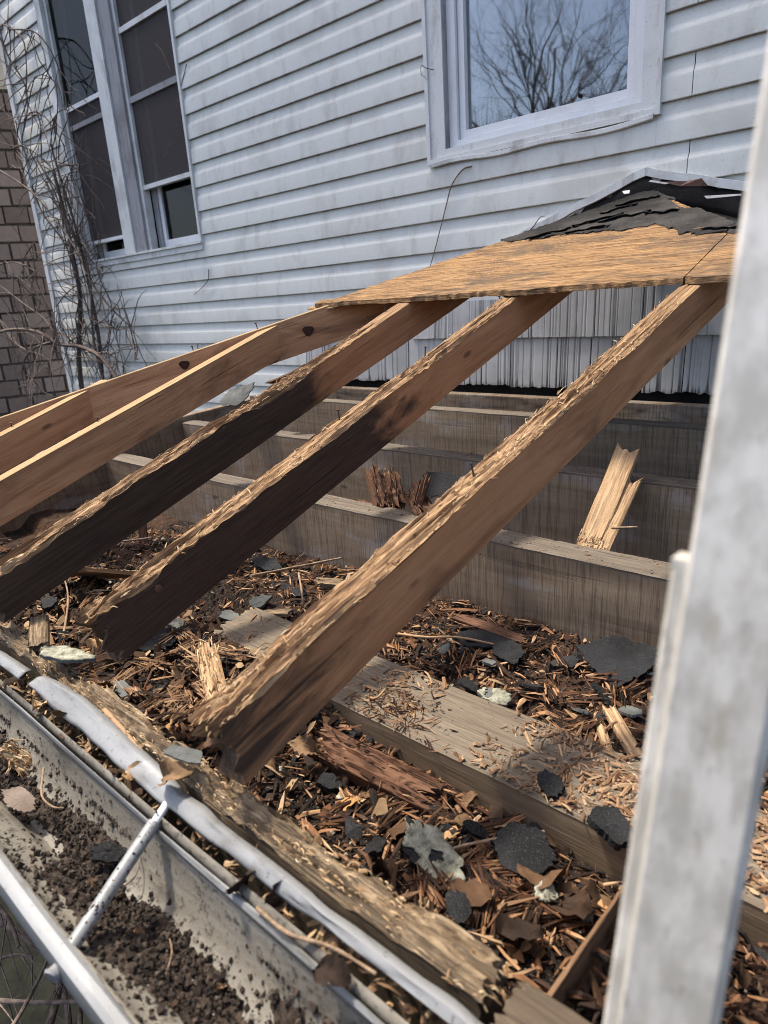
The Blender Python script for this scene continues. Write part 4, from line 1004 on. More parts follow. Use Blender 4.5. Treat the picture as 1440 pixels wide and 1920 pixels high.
# ------------------------------------------------------------------ litter
def floorz(x, y):
    """height of the rotted litter between plate, plank and joists"""
    x = np.asarray(x, float); y = np.asarray(y, float)
    b = -0.812 + 0.012 * fbm(x * 7, y * 7, 0, 90, 3)
    left = 1 / (1 + np.exp((x + 0.86) / 0.07))                      # heap left of the nearest rafter
    b = b + left * 0.115 * np.clip((0.79 - y) / 0.06, 0, 1) + left * 0.045 * np.clip((y - 0.93) / 0.05, 0, 1) * np.clip((1.25 - y) / 0.2, 0, 1)
    b = b + 0.05 * np.exp(-((x + 0.42) / 0.2) ** 2) * np.clip((0.72 - y) / 0.2, 0, 1)
    b = b + 0.03 * np.clip((0.50 - y) / 0.08, 0, 1)
    b = b + 0.02 * np.clip((y - 1.2) / 0.12, 0, 1)
    return b
def on_floor(px, py, lift=0.0):
    z = -0.8
    for _ in range(14):
        p = at_z(px, py, z + lift); z = float(floorz(p[0], p[1]))
    return np.array((p[0], p[1], z + lift))
nx_, ny_ = 260, 80
fx, fy = np.meshgrid(np.linspace(-2.92, 0.5, nx_), np.linspace(0.401, 1.329, ny_), indexing='ij')
fz = floorz(fx, fy) + 0.007 * fbm(fx * 32, fy * 32, 0, 95, 3)
obj("litter_bed", np.stack([fx, fy, fz], -1).reshape(-1, 3), grid_faces(nx_, ny_), M_BED, kind='stuff', label="dark rotted litter bed lying between the plate and the front joist", cat="litter")
fx, fy = np.meshgrid(np.linspace(-2.92, 0.7, 120), np.linspace(1.421, 2.50, 60), indexing='ij')
fz = -0.78 + 0.012 * fbm(fx * 9, fy * 9, 0, 96, 4)
obj("litter_bed", np.stack([fx, fy, fz], -1).reshape(-1, 3), grid_faces(120, 60), M_BED, kind='stuff', label="shaded litter bed between the back joists", cat="litter")

def splinter_mesh(l, w_, t_, seed, bend=0.1, n=5):
    r = random.Random(seed); V = []; F = []
    b = r.uniform(-bend, bend) * l
    for i in range(n):
        f = i / (n - 1); x = (f - 0.5) * l; k = (0.55 + 0.45 * math.sin(math.pi * min(1, 0.15 + f * 0.9))) * r.uniform(0.75, 1.15)
        if i in (0, n - 1): k *= r.uniform(0.15, 0.8)
        yo = b * (4 * (f - 0.5) ** 2 - 0.5) + r.gauss(0, 0.08) * w_; zo = abs(b) * 0.5 * (1 - 4 * (f - 0.5) ** 2)
        for (a, c) in ((-1, 0), (-0.6, 1), (0.7, 0.9), (1, 0)): V.append((x + r.gauss(0, 0.02) * l, yo + a * w_ * k / 2, zo + c * t_ * k * r.uniform(0.7, 1.2)))
    F = grid_faces(n, 4, 0, True); F += [(3, 2, 1, 0), tuple((n-1)*4 + k for k in range(4))]
    return V, F
def rot_m(loc, yaw, pitch=0.0, roll=0.0):
    return Matrix.Translation(Vector(loc)) @ Matrix.Rotation(yaw, 4, 'Z') @ Matrix.Rotation(pitch, 4, 'Y') @ Matrix.Rotation(roll, 4, 'X')
SPL = []
for i in range(14):
    l = random.uniform(0.03, 0.085); V, F = splinter_mesh(l, random.uniform(0.004, 0.013), random.uniform(0.0018, 0.004), i, 0.025)
    SPL.append(mesh("wood_splinter", V, F, M_CHIP if i % 3 else M_CHIPT))
# zones: (count, sampler px box, surface, label)
def zone_point(box):
    return random.uniform(box[0], box[2]), random.uniform(box[1], box[3])
def in_gap(p): return 0.42 < p[1] < 0.74 or 0.945 < p[1] < 1.315
ZONES = [
 (95, (450, 1380, 1150, 1780), "floor", "reddish brown wood splinter in the litter between the crumbling plate and the wide plank", "wood splinters in the litter in front of the plank"),
 (60, (740, 1130, 1230, 1420), "floor", "brown wood splinter in the dark litter between the wide plank and the front joist", "wood splinters in the litter behind the plank"),
 (55, (180, 1180, 440, 1360), "floor", "rust brown wood splinter in the heap left of the nearest rafter's tail", "wood splinters left of the nearest rafter"),
 (45, (30, 1000, 260, 1190), "floor", "tan wood splinter in the litter between the second and third rafters", "wood splinters at far left"),
 (35, (430, 1020, 680, 1150), "floor", "brown wood splinter between second rafter and front joist, behind the plank's end", "wood splinters behind the plank's left end"),
]
for cnt, box, surf, lab, grp in ZONES:
    k = 0; tries = 0
    while k < cnt and tries < 4000:
        tries += 1
        p = on_floor(*zone_point(box))
        if not in_gap(p): continue
        link(bpy.data.objects.new("wood_splinter", random.choice(SPL)), None,
             rot_m((p[0], p[1], p[2] + random.uniform(0.003, 0.014)), random.uniform(0, 6.28), random.gauss(0, 0.22), random.gauss(0, 0.4)) @ Matrix.Scale(random.uniform(0.6, 1.15), 4), lab, "wood splinter", grp)
        k += 1
# finer litter as stuff
def scatter(name, n, sampler, sizes, mat, label, cat, lift=(0.0, 0.012), thick=0.35, tilt=0.35, seed=0, kindshape='chip'):
    r = random.Random(seed); mb = MB()
    for _ in range(n):
        p = sampler(r)
        if p is None: continue
        q_ = r.random() ** 2.2; l = sizes[0][0] + (sizes[0][1] - sizes[0][0]) * q_ * r.uniform(0.7, 1.5); w_ = sizes[1][0] + (sizes[1][1] - sizes[1][0]) * r.random() ** 1.6
        yaw = r.uniform(0, 6.28); pit = r.gauss(0, tilt); rol = r.gauss(0, tilt)
        cx, sx = math.cos(yaw), math.sin(yaw); dx = np.array((cx * math.cos(pit), sx * math.cos(pit), math.sin(pit))); dy = np.array((-sx * math.cos(rol), cx * math.cos(rol), math.sin(rol)))
        up_ = np.cross(dx, dy); c = np.array(p) + (0, 0, r.uniform(*lift)); t_ = w_ * thick
        if kindshape == 'chip':
            a, b = dx * l / 2, dy * w_ / 2; k1, k2 = r.uniform(0.2, 1), r.uniform(0.2, 1); mid = up_ * r.gauss(0, 0.12) * l
            V = [c - a - b * k1, c - a + b * k1, c - a * r.uniform(0.9, 1.1) + up_ * t_, c + mid - b, c + mid + b, c + mid + up_ * t_ * 1.3, c + a - b * k2, c + a + b * k2, c + a + up_ * t_ * 0.6]
            F = [(0,1,4,3),(1,2,5,4),(2,0,3,5),(3,4,7,6),(4,5,8,7),(5,3,6,8),(0,2,1),(6,7,8)]
        else:
            s3 = l / 2; V = [c + s3 * r.uniform(0.7, 1.2) * v for v in (dx, -dx, dy, -dy, up_, -up_)]
            F = [(0,2,4),(2,1,4),(1,3,4),(3,0,4),(2,0,5),(1,2,5),(3,1,5),(0,3,5)]
        mb.add(V, F, rnd=r.random())
    return mb.build(name, mat, kind='stuff', label=label, cat=cat)
def s_floor(x0, x1, y0, y1, clump=0.0):
    def f(r):
        for _ in range(6):
            x, y = r.uniform(x0, x1), r.uniform(y0, y1)
            if r.random() < 1 - clump + clump * (0.5 + 0.9 * float(fbm(x * 9, y * 9, 0, 77, 2))): return (x, y, float(floorz(x, y)))
        return None
    return f
scatter("wood_chip_litter", 2600, s_floor(-1.0, 0.0, 0.41, 0.75), ((0.004, 0.05), (0.0012, 0.011)), M_CHIP, "fine reddish wood chips in front of the wide plank", "wood chips", seed=1)
scatter("wood_chip_litter", 2400, s_floor(-1.3, 0.1, 0.94, 1.32), ((0.004, 0.046), (0.0012, 0.010)), M_CHIP, "fine brown wood chips between plank and front joist", "wood chips", seed=2)
scatter("wood_chip_litter", 2800, s_floor(-2.4, -0.8, 0.41, 1.3), ((0.005, 0.06), (0.0015, 0.013)), M_CHIP, "wood chips heaped between the left rafters", "wood chips", seed=3)
scatter("grit_litter", 6000, s_floor(-2.2, 0.1, 0.41, 1.32), ((0.0015, 0.006), (0.002, 0.004)), M_GRIT, "grey shingle grit strewn over the litter", "grit", seed=4, kindshape='crumb', lift=(0.001, 0.009))
scatter("leaf_shreds", 1100, s_floor(-2.2, 0.1, 0.41, 1.32, 0.9), ((0.008, 0.03), (0.006, 0.018)), M_LEAF, "matted brown leaf shreds through the litter", "leaf shreds", seed=24, tilt=0.5, thick=0.06, lift=(0.0, 0.012))
scatter("soil_crumbs", 6000, s_floor(-2.2, 0.1, 0.41, 1.32), ((0.003, 0.012), (0.002, 0.004)), M_SOILC, "dark crumbs of rot through the litter", "rot crumbs", seed=5, kindshape='crumb', lift=(0.0, 0.008))
def s_plank(r):
    while True:
        x, y = r.uniform(-1.3, 0.05), r.uniform(0.757, 0.928)
        d = 0.5 + 0.8 * float(fbm(x * 6 + 3, y * 14, 0, 61, 3)); w_ = smooth01(x, -0.62, -0.35) if x > -0.70 else (0.35 if x > -0.85 else 0.08)
        if r.random() < d * w_ * 1.2: return (x, y, PLZ)
scatter("tan_chip_litter", 2600, s_plank, ((0.004, 0.036), (0.0015, 0.008)), M_CHIPT, "orange tan chips strewn on the wide plank", "wood chips", seed=6, tilt=0.12, lift=(-0.002, 0.004))
scatter("grit_litter", 700, lambda r: (r.uniform(-1.3, 0.05), r.uniform(0.757, 0.928), PLZ - 0.002), ((0.001, 0.004), (0.002, 0.003)), M_GRIT, "grey grit on the wide plank", "grit", seed=7, kindshape='crumb', lift=(0, 0.001))
def s_red(r): return (r.gauss(-0.735, 0.05), min(0.925, max(0.757, r.gauss(0.80, 0.035))), PLZ)
scatter("red_chip_litter", 260, s_red, ((0.006, 0.03), (0.0012, 0.0045)), M_CHIP, "reddish brown chips piled on the plank beside the nearest rafter", "wood chips", seed=8, tilt=0.2, lift=(0, 0.006))
for (yj, zj, sd, wj) in ((1.375, -0.597, 9, 0.04), (1.782, -0.515, 10, 0.034)):
    scatter("joist_top_litter", 900 if sd == 9 else 350, lambda r: (r.uniform(-1.9, 0.1), yj + r.uniform(-wj, wj), zj), ((0.003, 0.018), (0.001, 0.0035)), M_CHIP, "crumbs lying along the top of the %s joist" % ("front" if sd == 9 else "second"), "crumbs", seed=sd, tilt=0.2, lift=(0, 0.004))
scatter("wood_chip_litter", 500, lambda r: (r.uniform(-1.9, -0.6), r.uniform(1.43, 1.73), -0.775), ((0.01, 0.05), (0.002, 0.006)), M_CHIP, "chips between the front and second joists", "wood chips", seed=14)
scatter("wood_chip_litter", 260, s_floor(-2.2, 0.1, 0.41, 1.32, 0.5), ((0.04, 0.10), (0.004, 0.014)), M_CHIP, "long flat wood slivers across the litter", "wood chips", seed=31, tilt=0.16, lift=(0.006, 0.018), thick=0.25)
scatter("tan_chip_litter", 420, s_floor(-2.2, 0.1, 0.41, 1.32, 0.5), ((0.012, 0.05), (0.003, 0.010)), M_CHIPT, "pale tan slivers across the litter", "wood chips", seed=32, tilt=0.25, lift=(0.006, 0.018))
scatter("shingle_scraps", 420, s_floor(-2.2, 0.1, 0.41, 1.32, 0.8), ((0.008, 0.045), (0.008, 0.03)), M_SHING, "tiny black shingle scraps through the litter", "shingle scraps", seed=33, tilt=0.35, lift=(0.004, 0.014), thick=0.15)
scatter("lichen_flakes", 150, s_floor(-2.2, 0.1, 0.41, 1.32, 0.8), ((0.004, 0.018), (0.004, 0.014)), M_LICH, "pale lichen flakes through the litter", "lichen", seed=34, tilt=0.4, lift=(0.006, 0.014), thick=0.3)
scatter("rot_clumps", 900, s_floor(-2.2, 0.1, 0.41, 1.32, 0.9), ((0.006, 0.026), (0.004, 0.012)), M_CHIP, "crumbled lumps of red brown rot in the litter", "rot", seed=36, kindshape='crumb', lift=(-0.002, 0.008))
scatter("leaf_shreds", 420, s_floor(-2.0, 0.05, 0.41, 0.75, 0.5), ((0.014, 0.05), (0.010, 0.032)), M_LEAF, "larger torn leaf pieces along the plate", "leaf shreds", seed=37, tilt=0.6, thick=0.04, lift=(0.004, 0.02))
def bundles(name, spots, mat, label, seed):
    r = random.Random(seed); mb = MB()
    for (c, yaw, l, n_f, sp_) in spots:
        for _ in range(n_f):
            a_ = yaw + r.gauss(0, 0.12); ll = l * r.uniform(0.45, 1.0); off = r.gauss(0, sp_)
            d = np.array((math.cos(a_), math.sin(a_), r.gauss(0, 0.10))); nrm = np.array((-math.sin(a_), math.cos(a_), 0.0))
            o_ = np.array(c) + nrm * off + d * r.gauss(0, l * 0.15) + (0, 0, r.uniform(0.0, 0.014) - abs(off) * 0.2); w_ = r.uniform(0.0008, 0.0032)
            p, q = o_ - d * ll / 2, o_ + d * ll / 2; t_ = np.array((0, 0, w_ * r.uniform(0.6, 1.4))); m_ = o_ + (0, 0, r.uniform(-0.002, 0.004))
            mb.add([p - nrm * w_ * 0.4, p + nrm * w_ * 0.4, p + t_ * 0.5, m_ - nrm * w_, m_ + nrm * w_, m_ + t_, q - nrm * w_ * 0.3, q + nrm * w_ * 0.3, q + t_ * 0.3],
                   [(0,1,4,3),(1,2,5,4),(2,0,3,5),(3,4,7,6),(4,5,8,7),(5,3,6,8),(0,2,1),(6,7,8)], rnd=r.random())
    return mb.build(name, mat, kind='stuff', label=label, cat="wood fibre")
rb = random.Random(44)
def spots_for(boxes, n, lr):
    out = []
    while len(out) < n:
        p = on_floor(*zone_point(boxes[rb.randrange(len(boxes))]))
        if in_gap(p): out.append(((p[0], p[1], p[2] + 0.008), rb.uniform(0, 3.14), rb.uniform(*lr), rb.randint(8, 26), rb.uniform(0.004, 0.014)))
    return out
bundles("fibre_bundles", spots_for([(300, 1230, 430, 1370), (180, 1180, 430, 1330), (60, 1080, 230, 1190)], 46, (0.05, 0.11)), M_CHIPT, "matted orange wood fibre heaped left of the nearest rafter", 51)
bundles("fibre_bundles", spots_for([(560, 1400, 900, 1560), (900, 1640, 1110, 1760), (700, 1560, 1000, 1700)], 44, (0.04, 0.09)), M_CHIP, "torn reddish fibre bundles in front of the wide plank", 52)
bundles("fibre_bundles", spots_for([(740, 1130, 1000, 1260), (980, 1220, 1220, 1420), (440, 1040, 660, 1140)], 50, (0.04, 0.10)), M_CHIP, "torn brown fibre bundles behind the wide plank", 53)
# soil in the gutter
TY = [q[0] for q in reversed(TROUGH)]; TZ = [q[1] for q in reversed(TROUGH)]
def patch(x, y): return fbm(np.asarray(x) * 5.5, np.asarray(y) * 14, 0, 33, 3)
def gsoil(x, y):
    h = 0.024 * (patch(x, y) + 0.36) - 5.0 * (np.asarray(y) - 0.236) ** 2 + 0.003 * fbm(np.asarray(x) * 70, np.asarray(y) * 70, 0, 34, 2)
    return np.interp(y, TY, TZ) + np.maximum(h, -0.006)
fx, fy = np.meshgrid(np.linspace(-3.0, 0.6, 700), np.linspace(0.176, 0.2925, 40), indexing='ij')
obj("gutter_soil", np.stack([fx, fy, gsoil(fx, fy)], -1).reshape(-1, 3), grid_faces(700, 40), M_SOIL, kind='stuff', label="black crumbly soil in the bottom of the gutter", cat="soil", smooth=180)
def s_gut(r):
    for _ in range(8):
        x, y = r.uniform(-1.4, -0.3), min(0.29, max(0.165, r.gauss(0.238, 0.032)))
        if r.random() < 0.55 + 1.2 * float(patch(x, y)): return (x, y, float(max(gsoil(x, y), np.interp(y, TY, TZ))) + 0.0015)
    return None
scatter("soil_crumbs", 7000, s_gut, ((0.001, 0.010), (0.002, 0.004)), M_SOILC, "dark soil crumbs scattered in the gutter", "soil", seed=15, kindshape='crumb', lift=(-0.001, 0.004))
scatter("gutter_grit", 260, s_gut, ((0.001, 0.003), (0.002, 0.003)), M_GRIT, "pale grit specks in the gutter soil", "grit", seed=16, kindshape='crumb', lift=(0.001, 0.004))
def s_ferr(r):
    t = r.choice((r.uniform(0.1, 0.95), r.gauss(0.68, 0.05))); a_ = r.uniform(0, 3.14)
    p_ = pa + dv_ * lv * t; return (p_[0] + 0.007 * math.cos(a_), p_[1] + 0.004 * math.cos(a_), p_[2] + 0.0078 * math.sin(a_))
scatter("soil_crumbs", 110, s_ferr, ((0.001, 0.006), (0.002, 0.004)), M_SOILC, "mud flecks stuck to the white gutter tube", "soil", seed=23, kindshape='crumb', lift=(-0.001, 0.001))
def s_gutwall(r):
    x = r.uniform(-1.3, -0.35); y = r.uniform(0.255, 0.2955)
    return (x, y, float(np.interp(y, TY, TZ)) + 0.001)
scatter("soil_crumbs", 420, s_gutwall, ((0.001, 0.006), (0.002, 0.004)), M_SOILC, "specks of soil stuck to the gutter's back wall", "soil", seed=17, kindshape='crumb', lift=(0, 0))
scatter("soil_crumbs", 300, lambda r: (lambda y_: (r.uniform(-1.2, -0.5), y_, float(np.interp(y_, TY, TZ)) + 0.001))(r.uniform(0.162, 0.21)), ((0.001, 0.006), (0.002, 0.004)), M_SOILC, "specks of soil on the gutter's front shoulder", "soil", seed=18, kindshape='crumb', lift=(-0.001, 0.001))
scatter("leaf_shreds", 700, lambda r: (r.uniform(-1.5, -0.2), r.uniform(0.313, 0.345), -0.622), ((0.006, 0.03), (0.002, 0.008)), M_LEAF, "brown leaf shreds and splinters trapped behind the gutter lip", "leaf shreds", seed=19, tilt=0.4, lift=(-0.01, 0.014), thick=0.15)

# ---- single pieces of debris
def plate_piece(name, loc, size, yaw, pitch, roll, mat, label, cat, seed, aspect=0.7, thick=0.005, bumpy=0.006, curl=0.0, group=None, cover=None):
    r = random.Random(seed); nr, na = 5, 56; V = [(0, 0, 0)]
    sp = r.uniform(0, 9)
    m_ = r.randint(5, 8); an_ = sorted((2 * math.pi * (q + r.uniform(-0.32, 0.32)) / m_) % (2 * math.pi) for q in range(m_))
    pv = [(math.cos(t) * ra_, math.sin(t) * ra_) for t, ra_ in ((t, r.uniform(0.72, 1.08)) for t in an_)]
    def edge_r(t):
        c_, s_ = math.cos(t), math.sin(t); best = 1.0
        for q in range(m_):
            (xa, ya), (xb, yb) = pv[q], pv[(q + 1) % m_]; ex_, ey_ = xb - xa, yb - ya; den = c_ * ey_ - s_ * ex_
            if abs(den) < 1e-9: continue
            rr_ = (xa * ey_ - ya * ex_) / den; u_ = (xa * s_ - ya * c_) / den
            if rr_ > 0 and -1e-6 <= u_ <= 1 + 1e-6: best = rr_
        return best
    pr = [edge_r(2 * math.pi * k / na) * (1 + 0.09 * float(vn(k * 0.8, sp, 0, seed + 1)) + 0.065 * r.uniform(-1, 1)) for k in range(na)]
    for i in range(1, nr + 1):
        for k in range(na):
            an = 2 * math.pi * k / na; f = (i / nr) * pr[k]
            ca, sa = math.cos(an), math.sin(an)
            q = 1.0
            x = f * ca / q * size / 2; y = f * sa / q * size / 2 * aspect
            V.append((x, y, bumpy * float(fbm(x * 32, y * 32, sp, seed, 4)) + curl * (x * x) / size * 4))
    F = [(0, 1 + k, 1 + (k + 1) % na) for k in range(na)]
    for i in range(nr - 1):
        for k in range(na):
            a, b = 1 + i * na + k, 1 + i * na + (k + 1) % na
            F.append((a, a + na, b + na, b))
    n = len(V); V2 = V + [(v[0], v[1], v[2] - thick) for v in V]
    F2 = F + [tuple(n + i for i in reversed(f)) for f in F]
    o0 = 1 + (nr - 1) * na
    F2 += [(o0 + (k + 1) % na, o0 + k, n + o0 + k, n + o0 + (k + 1) % na) for k in range(na)]
    M = rot_m(loc, yaw, pitch, roll)
    o = obj(name, V2, F2, mat, None, M, None, 60, label=label, cat=cat, group=group)
    if cover:                                                              # crust of lichen on the upper side
        keep = [f for f in F if float(vn(np.mean([V[i][0] for i in f]) * 38 + sp, np.mean([V[i][1] for i in f]) * 38, 0, seed + 5)) < cover]
        if keep:
            VC = [(v[0], v[1], v[2] + 0.0022 + 0.0015 * float(vn(v[0] * 300, v[1] * 300, 0, seed))) for v in V]
            c = obj("lichen", VC, keep, M_LICH, o, M, None, 180)
            c.modifiers.new("thick", 'SOLIDIFY').thickness = 0.0025
    return o
def fl(px, py, lift=0.012): return on_floor(px, py, lift + 0.004)
S = "shingle_fragment"; SC = "shingle"
plate_piece(S, at_z(118, 1226, -0.556), 0.135, 0.35, 0.05, -0.15, M_SHGREY, "pale lichen crusted shingle scrap bridging the torn drip edge", SC, 101, 0.42, 0.005, 0.004, cover=1.1)
plate_piece(S, fl(285, 1195, 0.02), 0.13, 0.9, 0.25, 0.2, M_SHING, "black shingle piece under the blackened rafter's tail", SC, 102, 0.7)
plate_piece(S, fl(328, 1168, 0.035), 0.05, 0.3, 0.2, 0.1, M_SHGREY, "small whitish lichen scrap on the black shingle by the second rafter", SC, 103, 0.7, cover=1.1)
plate_piece(S, fl(1160, 1235, 0.035), 0.19, 0.1, 0.1, 0.5, M_SHING, "large smooth black shingle leaning on the front joist near the ladder", SC, 104, 0.75, 0.004, 0.004, 0.04)
plate_piece(S, fl(905, 1196, 0.02), 0.15, 0.5, 0.1, 0.1, M_SHING, "wide dark shingle flat on the litter at the front joist's foot", SC, 105, 0.55)
plate_piece(S, fl(955, 1222, 0.026), 0.10, -0.4, 0.15, 0.2, M_SHING, "dark shingle overlapping another in the middle of the back litter", SC, 106, 0.75)
plate_piece(S, fl(885, 1285, 0.02), 0.09, 1.2, 0.6, 0.2, M_SHING, "black shingle standing tilted behind the wide plank", SC, 107, 0.6)
plate_piece(S, fl(1005, 1285, 0.022), 0.085, 0.8, 0.25, -0.4, M_SHING, "black shingle scrap right of the notched lichen piece", SC, 108, 0.7)
plate_piece(S, fl(930, 1305, 0.02), 0.075, 0.4, 0.1, 0.1, M_SHGREY, "notched pale green lichen piece behind the plank's edge", SC, 109, 0.7, cover=0.6)
plate_piece(S, fl(915, 1240, 0.025), 0.045, 1.4, 0.3, 0.1, M_SHGREY, "small light grey shingle chip behind the plank", SC, 110, 0.6)
plate_piece(S, fl(808, 1592, 0.03), 0.135, -0.25, 0.2, 0.25, M_SHING, "lichen crusted chunk of shingle in front of the wide plank", SC, 111, 0.5, 0.014, 0.006, cover=0.55)
plate_piece(S, fl(975, 1588, 0.04), 0.10, 0.2, 0.1, 0.35, M_SHING, "charcoal shingle chunk against the wide plank's front edge", SC, 112, 0.8, 0.012, 0.006)
plate_piece(S, at_z(1032, 1465, PLZ + 0.012), 0.065, -0.6, 0.05, 0.2, M_SHING, "dark shingle chip lying on the wide plank among tan chips", SC, 113, 0.65, 0.008)
plate_piece(S, at_z(1152, 1545, PLZ + 0.02), 0.075, 0.2, 0.2, 0.1, M_SHING, "grit covered shingle lump on the plank next to the ladder", SC, 114, 0.9, 0.014, 0.006)
plate_piece(S, fl(1022, 1672, 0.03), 0.038, 0.2, 0.3, 0.2, M_SHGREY, "round pale lichen disc among leaves near the ladder", SC, 115, 1.0, 0.006, cover=1.1)
plate_piece(S, fl(895, 1555, 0.03), 0.055, 0.8, 0.6, 0.2, M_SHING, "small slate grey shingle blade beside the lichen chunk", SC, 116, 0.55)
plate_piece(S, fl(620, 1465, 0.02), 0.055, 0.9, 0.3, 0.3, M_SHING, "glittery dark grit lump under the nearest rafter", SC, 117, 0.7, 0.012, 0.005)
plate_piece(S, fl(428, 1130, 0.02), 0.085, 0.2, 0.1, 0.15, M_SHGREY, "grey pointed shingle scrap by the plank's left end", SC, 118, 0.5, 0.004)
plate_piece(S, fl(485, 1122, 0.03), 0.075, 0.7, -0.2, 0.5, M_SHGREY, "curled grey shingle lump behind the plank's left end", SC, 119, 0.6, 0.008, 0.008)
plate_piece(S, fl(500, 1058, 0.03), 0.17, 0.0, 0.05, 0.35, M_SHING, "long bluish tar scrap at the foot of the front joist", SC, 120, 0.35, 0.004, 0.006)
plate_piece(S, at_y(445, 742, 1.70), 0.21, 0.3, -0.25, 0.7, M_SHGREY, "grey green shingle sheet hanging under the fourth rafter", SC, 121, 0.55, 0.004, 0.006, 0.1)
plate_piece(S, at_y(150, 895, 1.36), 0.17, 0.4, -0.3, 0.5, M_SHGREY, "bluish grey flat shingle under the fourth rafter at left", SC, 122, 0.6, 0.003, 0.002)
plate_piece(S, at_y(95, 938, 1.25), 0.14, 0.3, -0.3, 0.5, M_SHGREY, "rough grey shingle lump against the third rafter at far left", SC, 123, 0.7, 0.008, 0.008)
plate_piece(S, at_y(838, 905, 1.52), 0.19, 0.5, -0.1, 0.75, M_SHING, "smooth grey shingle leaning behind the splintered brown chunk", SC, 124, 0.6, 0.003, 0.002)
plate_piece(S, at_z(205, 1598, -0.682), 0.055, 0.9, 0.3, 0.3, M_SHING, "pointed dark shingle bit in the gutter beside the white tube", SC, 125, 0.6, 0.004)
plate_piece(S, at_z(35, 1497, -0.672), 0.085, 0.2, 0.1, 0.2, M_SHBROWN, "brown granule shingle scrap in the gutter at left edge", SC, 126, 0.5, 0.004, 0.004)
plate_piece(S, at_z(345, 1415, -0.553), 0.075, 0.4, 0.1, 0.1, M_SHGREY, "grey shingle tab lying at the nearest rafter's broken tail", SC, 127, 0.4, 0.003, 0.004)
plate_piece(S, at_z(520, 1700, -0.625), 0.05, 0.2, 0.2, 0.1, M_SHBROWN, "mossy grit lump wedged between gutter lip and drip edge", SC, 128, 0.7, 0.015, 0.006)
plate_piece(S, fl(90, 1128, 0.03), 0.05, 0.2, 0.3, 0.2, M_SHING, "round black granule lump at far left", SC, 129, 0.9, 0.012, 0.005)
plate_piece(S, fl(235, 1145, 0.03), 0.06, 0.2, 0.3, 0.2, M_SHGREY, "small light shingle chip left of the second rafter's tail", SC, 130, 0.6)
k = 131
BITS = ["by the ladder behind the plank", "next to the long brown splinter near the ladder", "close to the front joist right of the nearest rafter", "below the large leaning black shingle", "at the ladder's edge behind the plank", "between the plate and the rotten timber strip", "below the lichen crusted chunk", "at the collapsed timber near the ladder", "beside the rotten timber strip's right end", "in the heap left of the nearest rafter's tail", "in the heap right of the second rafter's tail", "behind the plank's left end", "behind the nearest rafter at the joist's foot", "left of the wide dark shingle at the joist's foot"]
for (a, b, s_) in ((1130, 1300, 0.06), (1090, 1330, 0.05), (860, 1130, 0.05), (1060, 1240, 0.07), (1180, 1330, 0.06), (700, 1590, 0.05), (860, 1700, 0.05), (1090, 1700, 0.04), (780, 1470, 0.04), (300, 1290, 0.05), (230, 1290, 0.06), (560, 1110, 0.06), (670, 1075, 0.05), (830, 1215, 0.05)):
    plate_piece(S, fl(a, b, 0.015), s_, random.uniform(0, 6), random.gauss(0, 0.3), random.gauss(0, 0.3), M_SHING if k % 3 else M_SHGREY, "small shingle bit " + BITS[k - 131], SC, k, 0.7, 0.005, 0.004, group="small shingle bits sunk in the litter"); k += 1

# broken boards
def board(name, a, b, w_, d_, label, cat, seed, mat=None, rot=1.0, ragged=(0.03, 0.06), amp=0.006, dark=0.0, nx=90, roll=0.0, fib=0, fwhere=(0, 1), fmat=None):
    a = np.array(a, float); b = np.array(b, float); L = np.linalg.norm(b - a); ex = (b - a) / L
    o, M, L = lumber(name, a, b, w_, d_, mat or M_RAFT, lambda t: 1.0, amp, (lambda t: dark), nx, ragged, seed, toprot=lambda t: rot, siderot=rot * 0.6, parent=None, top_n=15)
    M2 = M @ Matrix.Rotation(roll, 4, 'X')
    o.parent = None; o.matrix_basis = M2; WORLD[o] = M2
    o['label'] = label; o['category'] = cat
    if fib: fibres(o, M2, L, w_, fib, lambda t: 1.0, amp, seed + 3, 0.0, 1.4, *fwhere, mat=fmat or (M_CHIP if rot < 0.5 else M_STRAW))
    return o
board("broken_board", (-0.722, 1.47, -0.725), (-0.700, 1.735, -0.420), 0.062, 0.016, "splintered tan board leaning between the front and second joists", "board", 201, M_LEAN, 0.85, (0.006, 0.016), 0.005, 0, 110, 0.12, 260, (0.05, 0.32))
board("broken_board", (-0.680, 1.475, -0.715), (-0.658, 1.69, -0.490), 0.030, 0.012, "narrower split strip beside the leaning tan board", "board", 202, M_LEAN, 0.85, (0.01, 0.025), 0.005, 0, 90, 0.2, 120, (0.0, 0.3))
board("broken_board", at_y(722, 872, 1.47), at_y(742, 948, 1.43), 0.095, 0.05, "reddish brown splintered chunk lying on the front joist", "board", 203, M_ROT, 0.25, (0.05, 0.03), 0.016, 0.05, 90, -0.3, 200)
board("broken_board", at_y(765, 905, 1.43), at_y(800, 965, 1.39), 0.06, 0.035, "dark lower half of the splintered chunk on the front joist", "board", 206, M_ROT, 0.15, (0.04, 0.03), 0.014, 0.25, 70, 0.5, 120)
board("broken_board", at_y(778, 960, 1.39), at_y(798, 885, 1.43), 0.026, 0.02, "upright charred sliver of the chunk on the front joist", "board", 204, M_ROT, 0.1, (0.02, 0.04), 0.010, 0.5, 60, 0.6)
board("broken_board", at_y(665, 935, 1.43), at_y(760, 962, 1.39), 0.03, 0.02, "long dark splintered strip beneath the chunk on the front joist", "board", 205, M_ROT, 0.2, (0.05, 0.05), 0.010, 0.35, 70, 0.0)
board("rotten_log", fl(590, 1375, 0.05), fl(835, 1495, 0.03), 0.06, 0.045, "rounded dark rotten timber strip along the wide plank's front", "timber", 206, M_ROT, 0.3, (0.03, 0.04), 0.014, 0.2, 140, 0.3, 260)
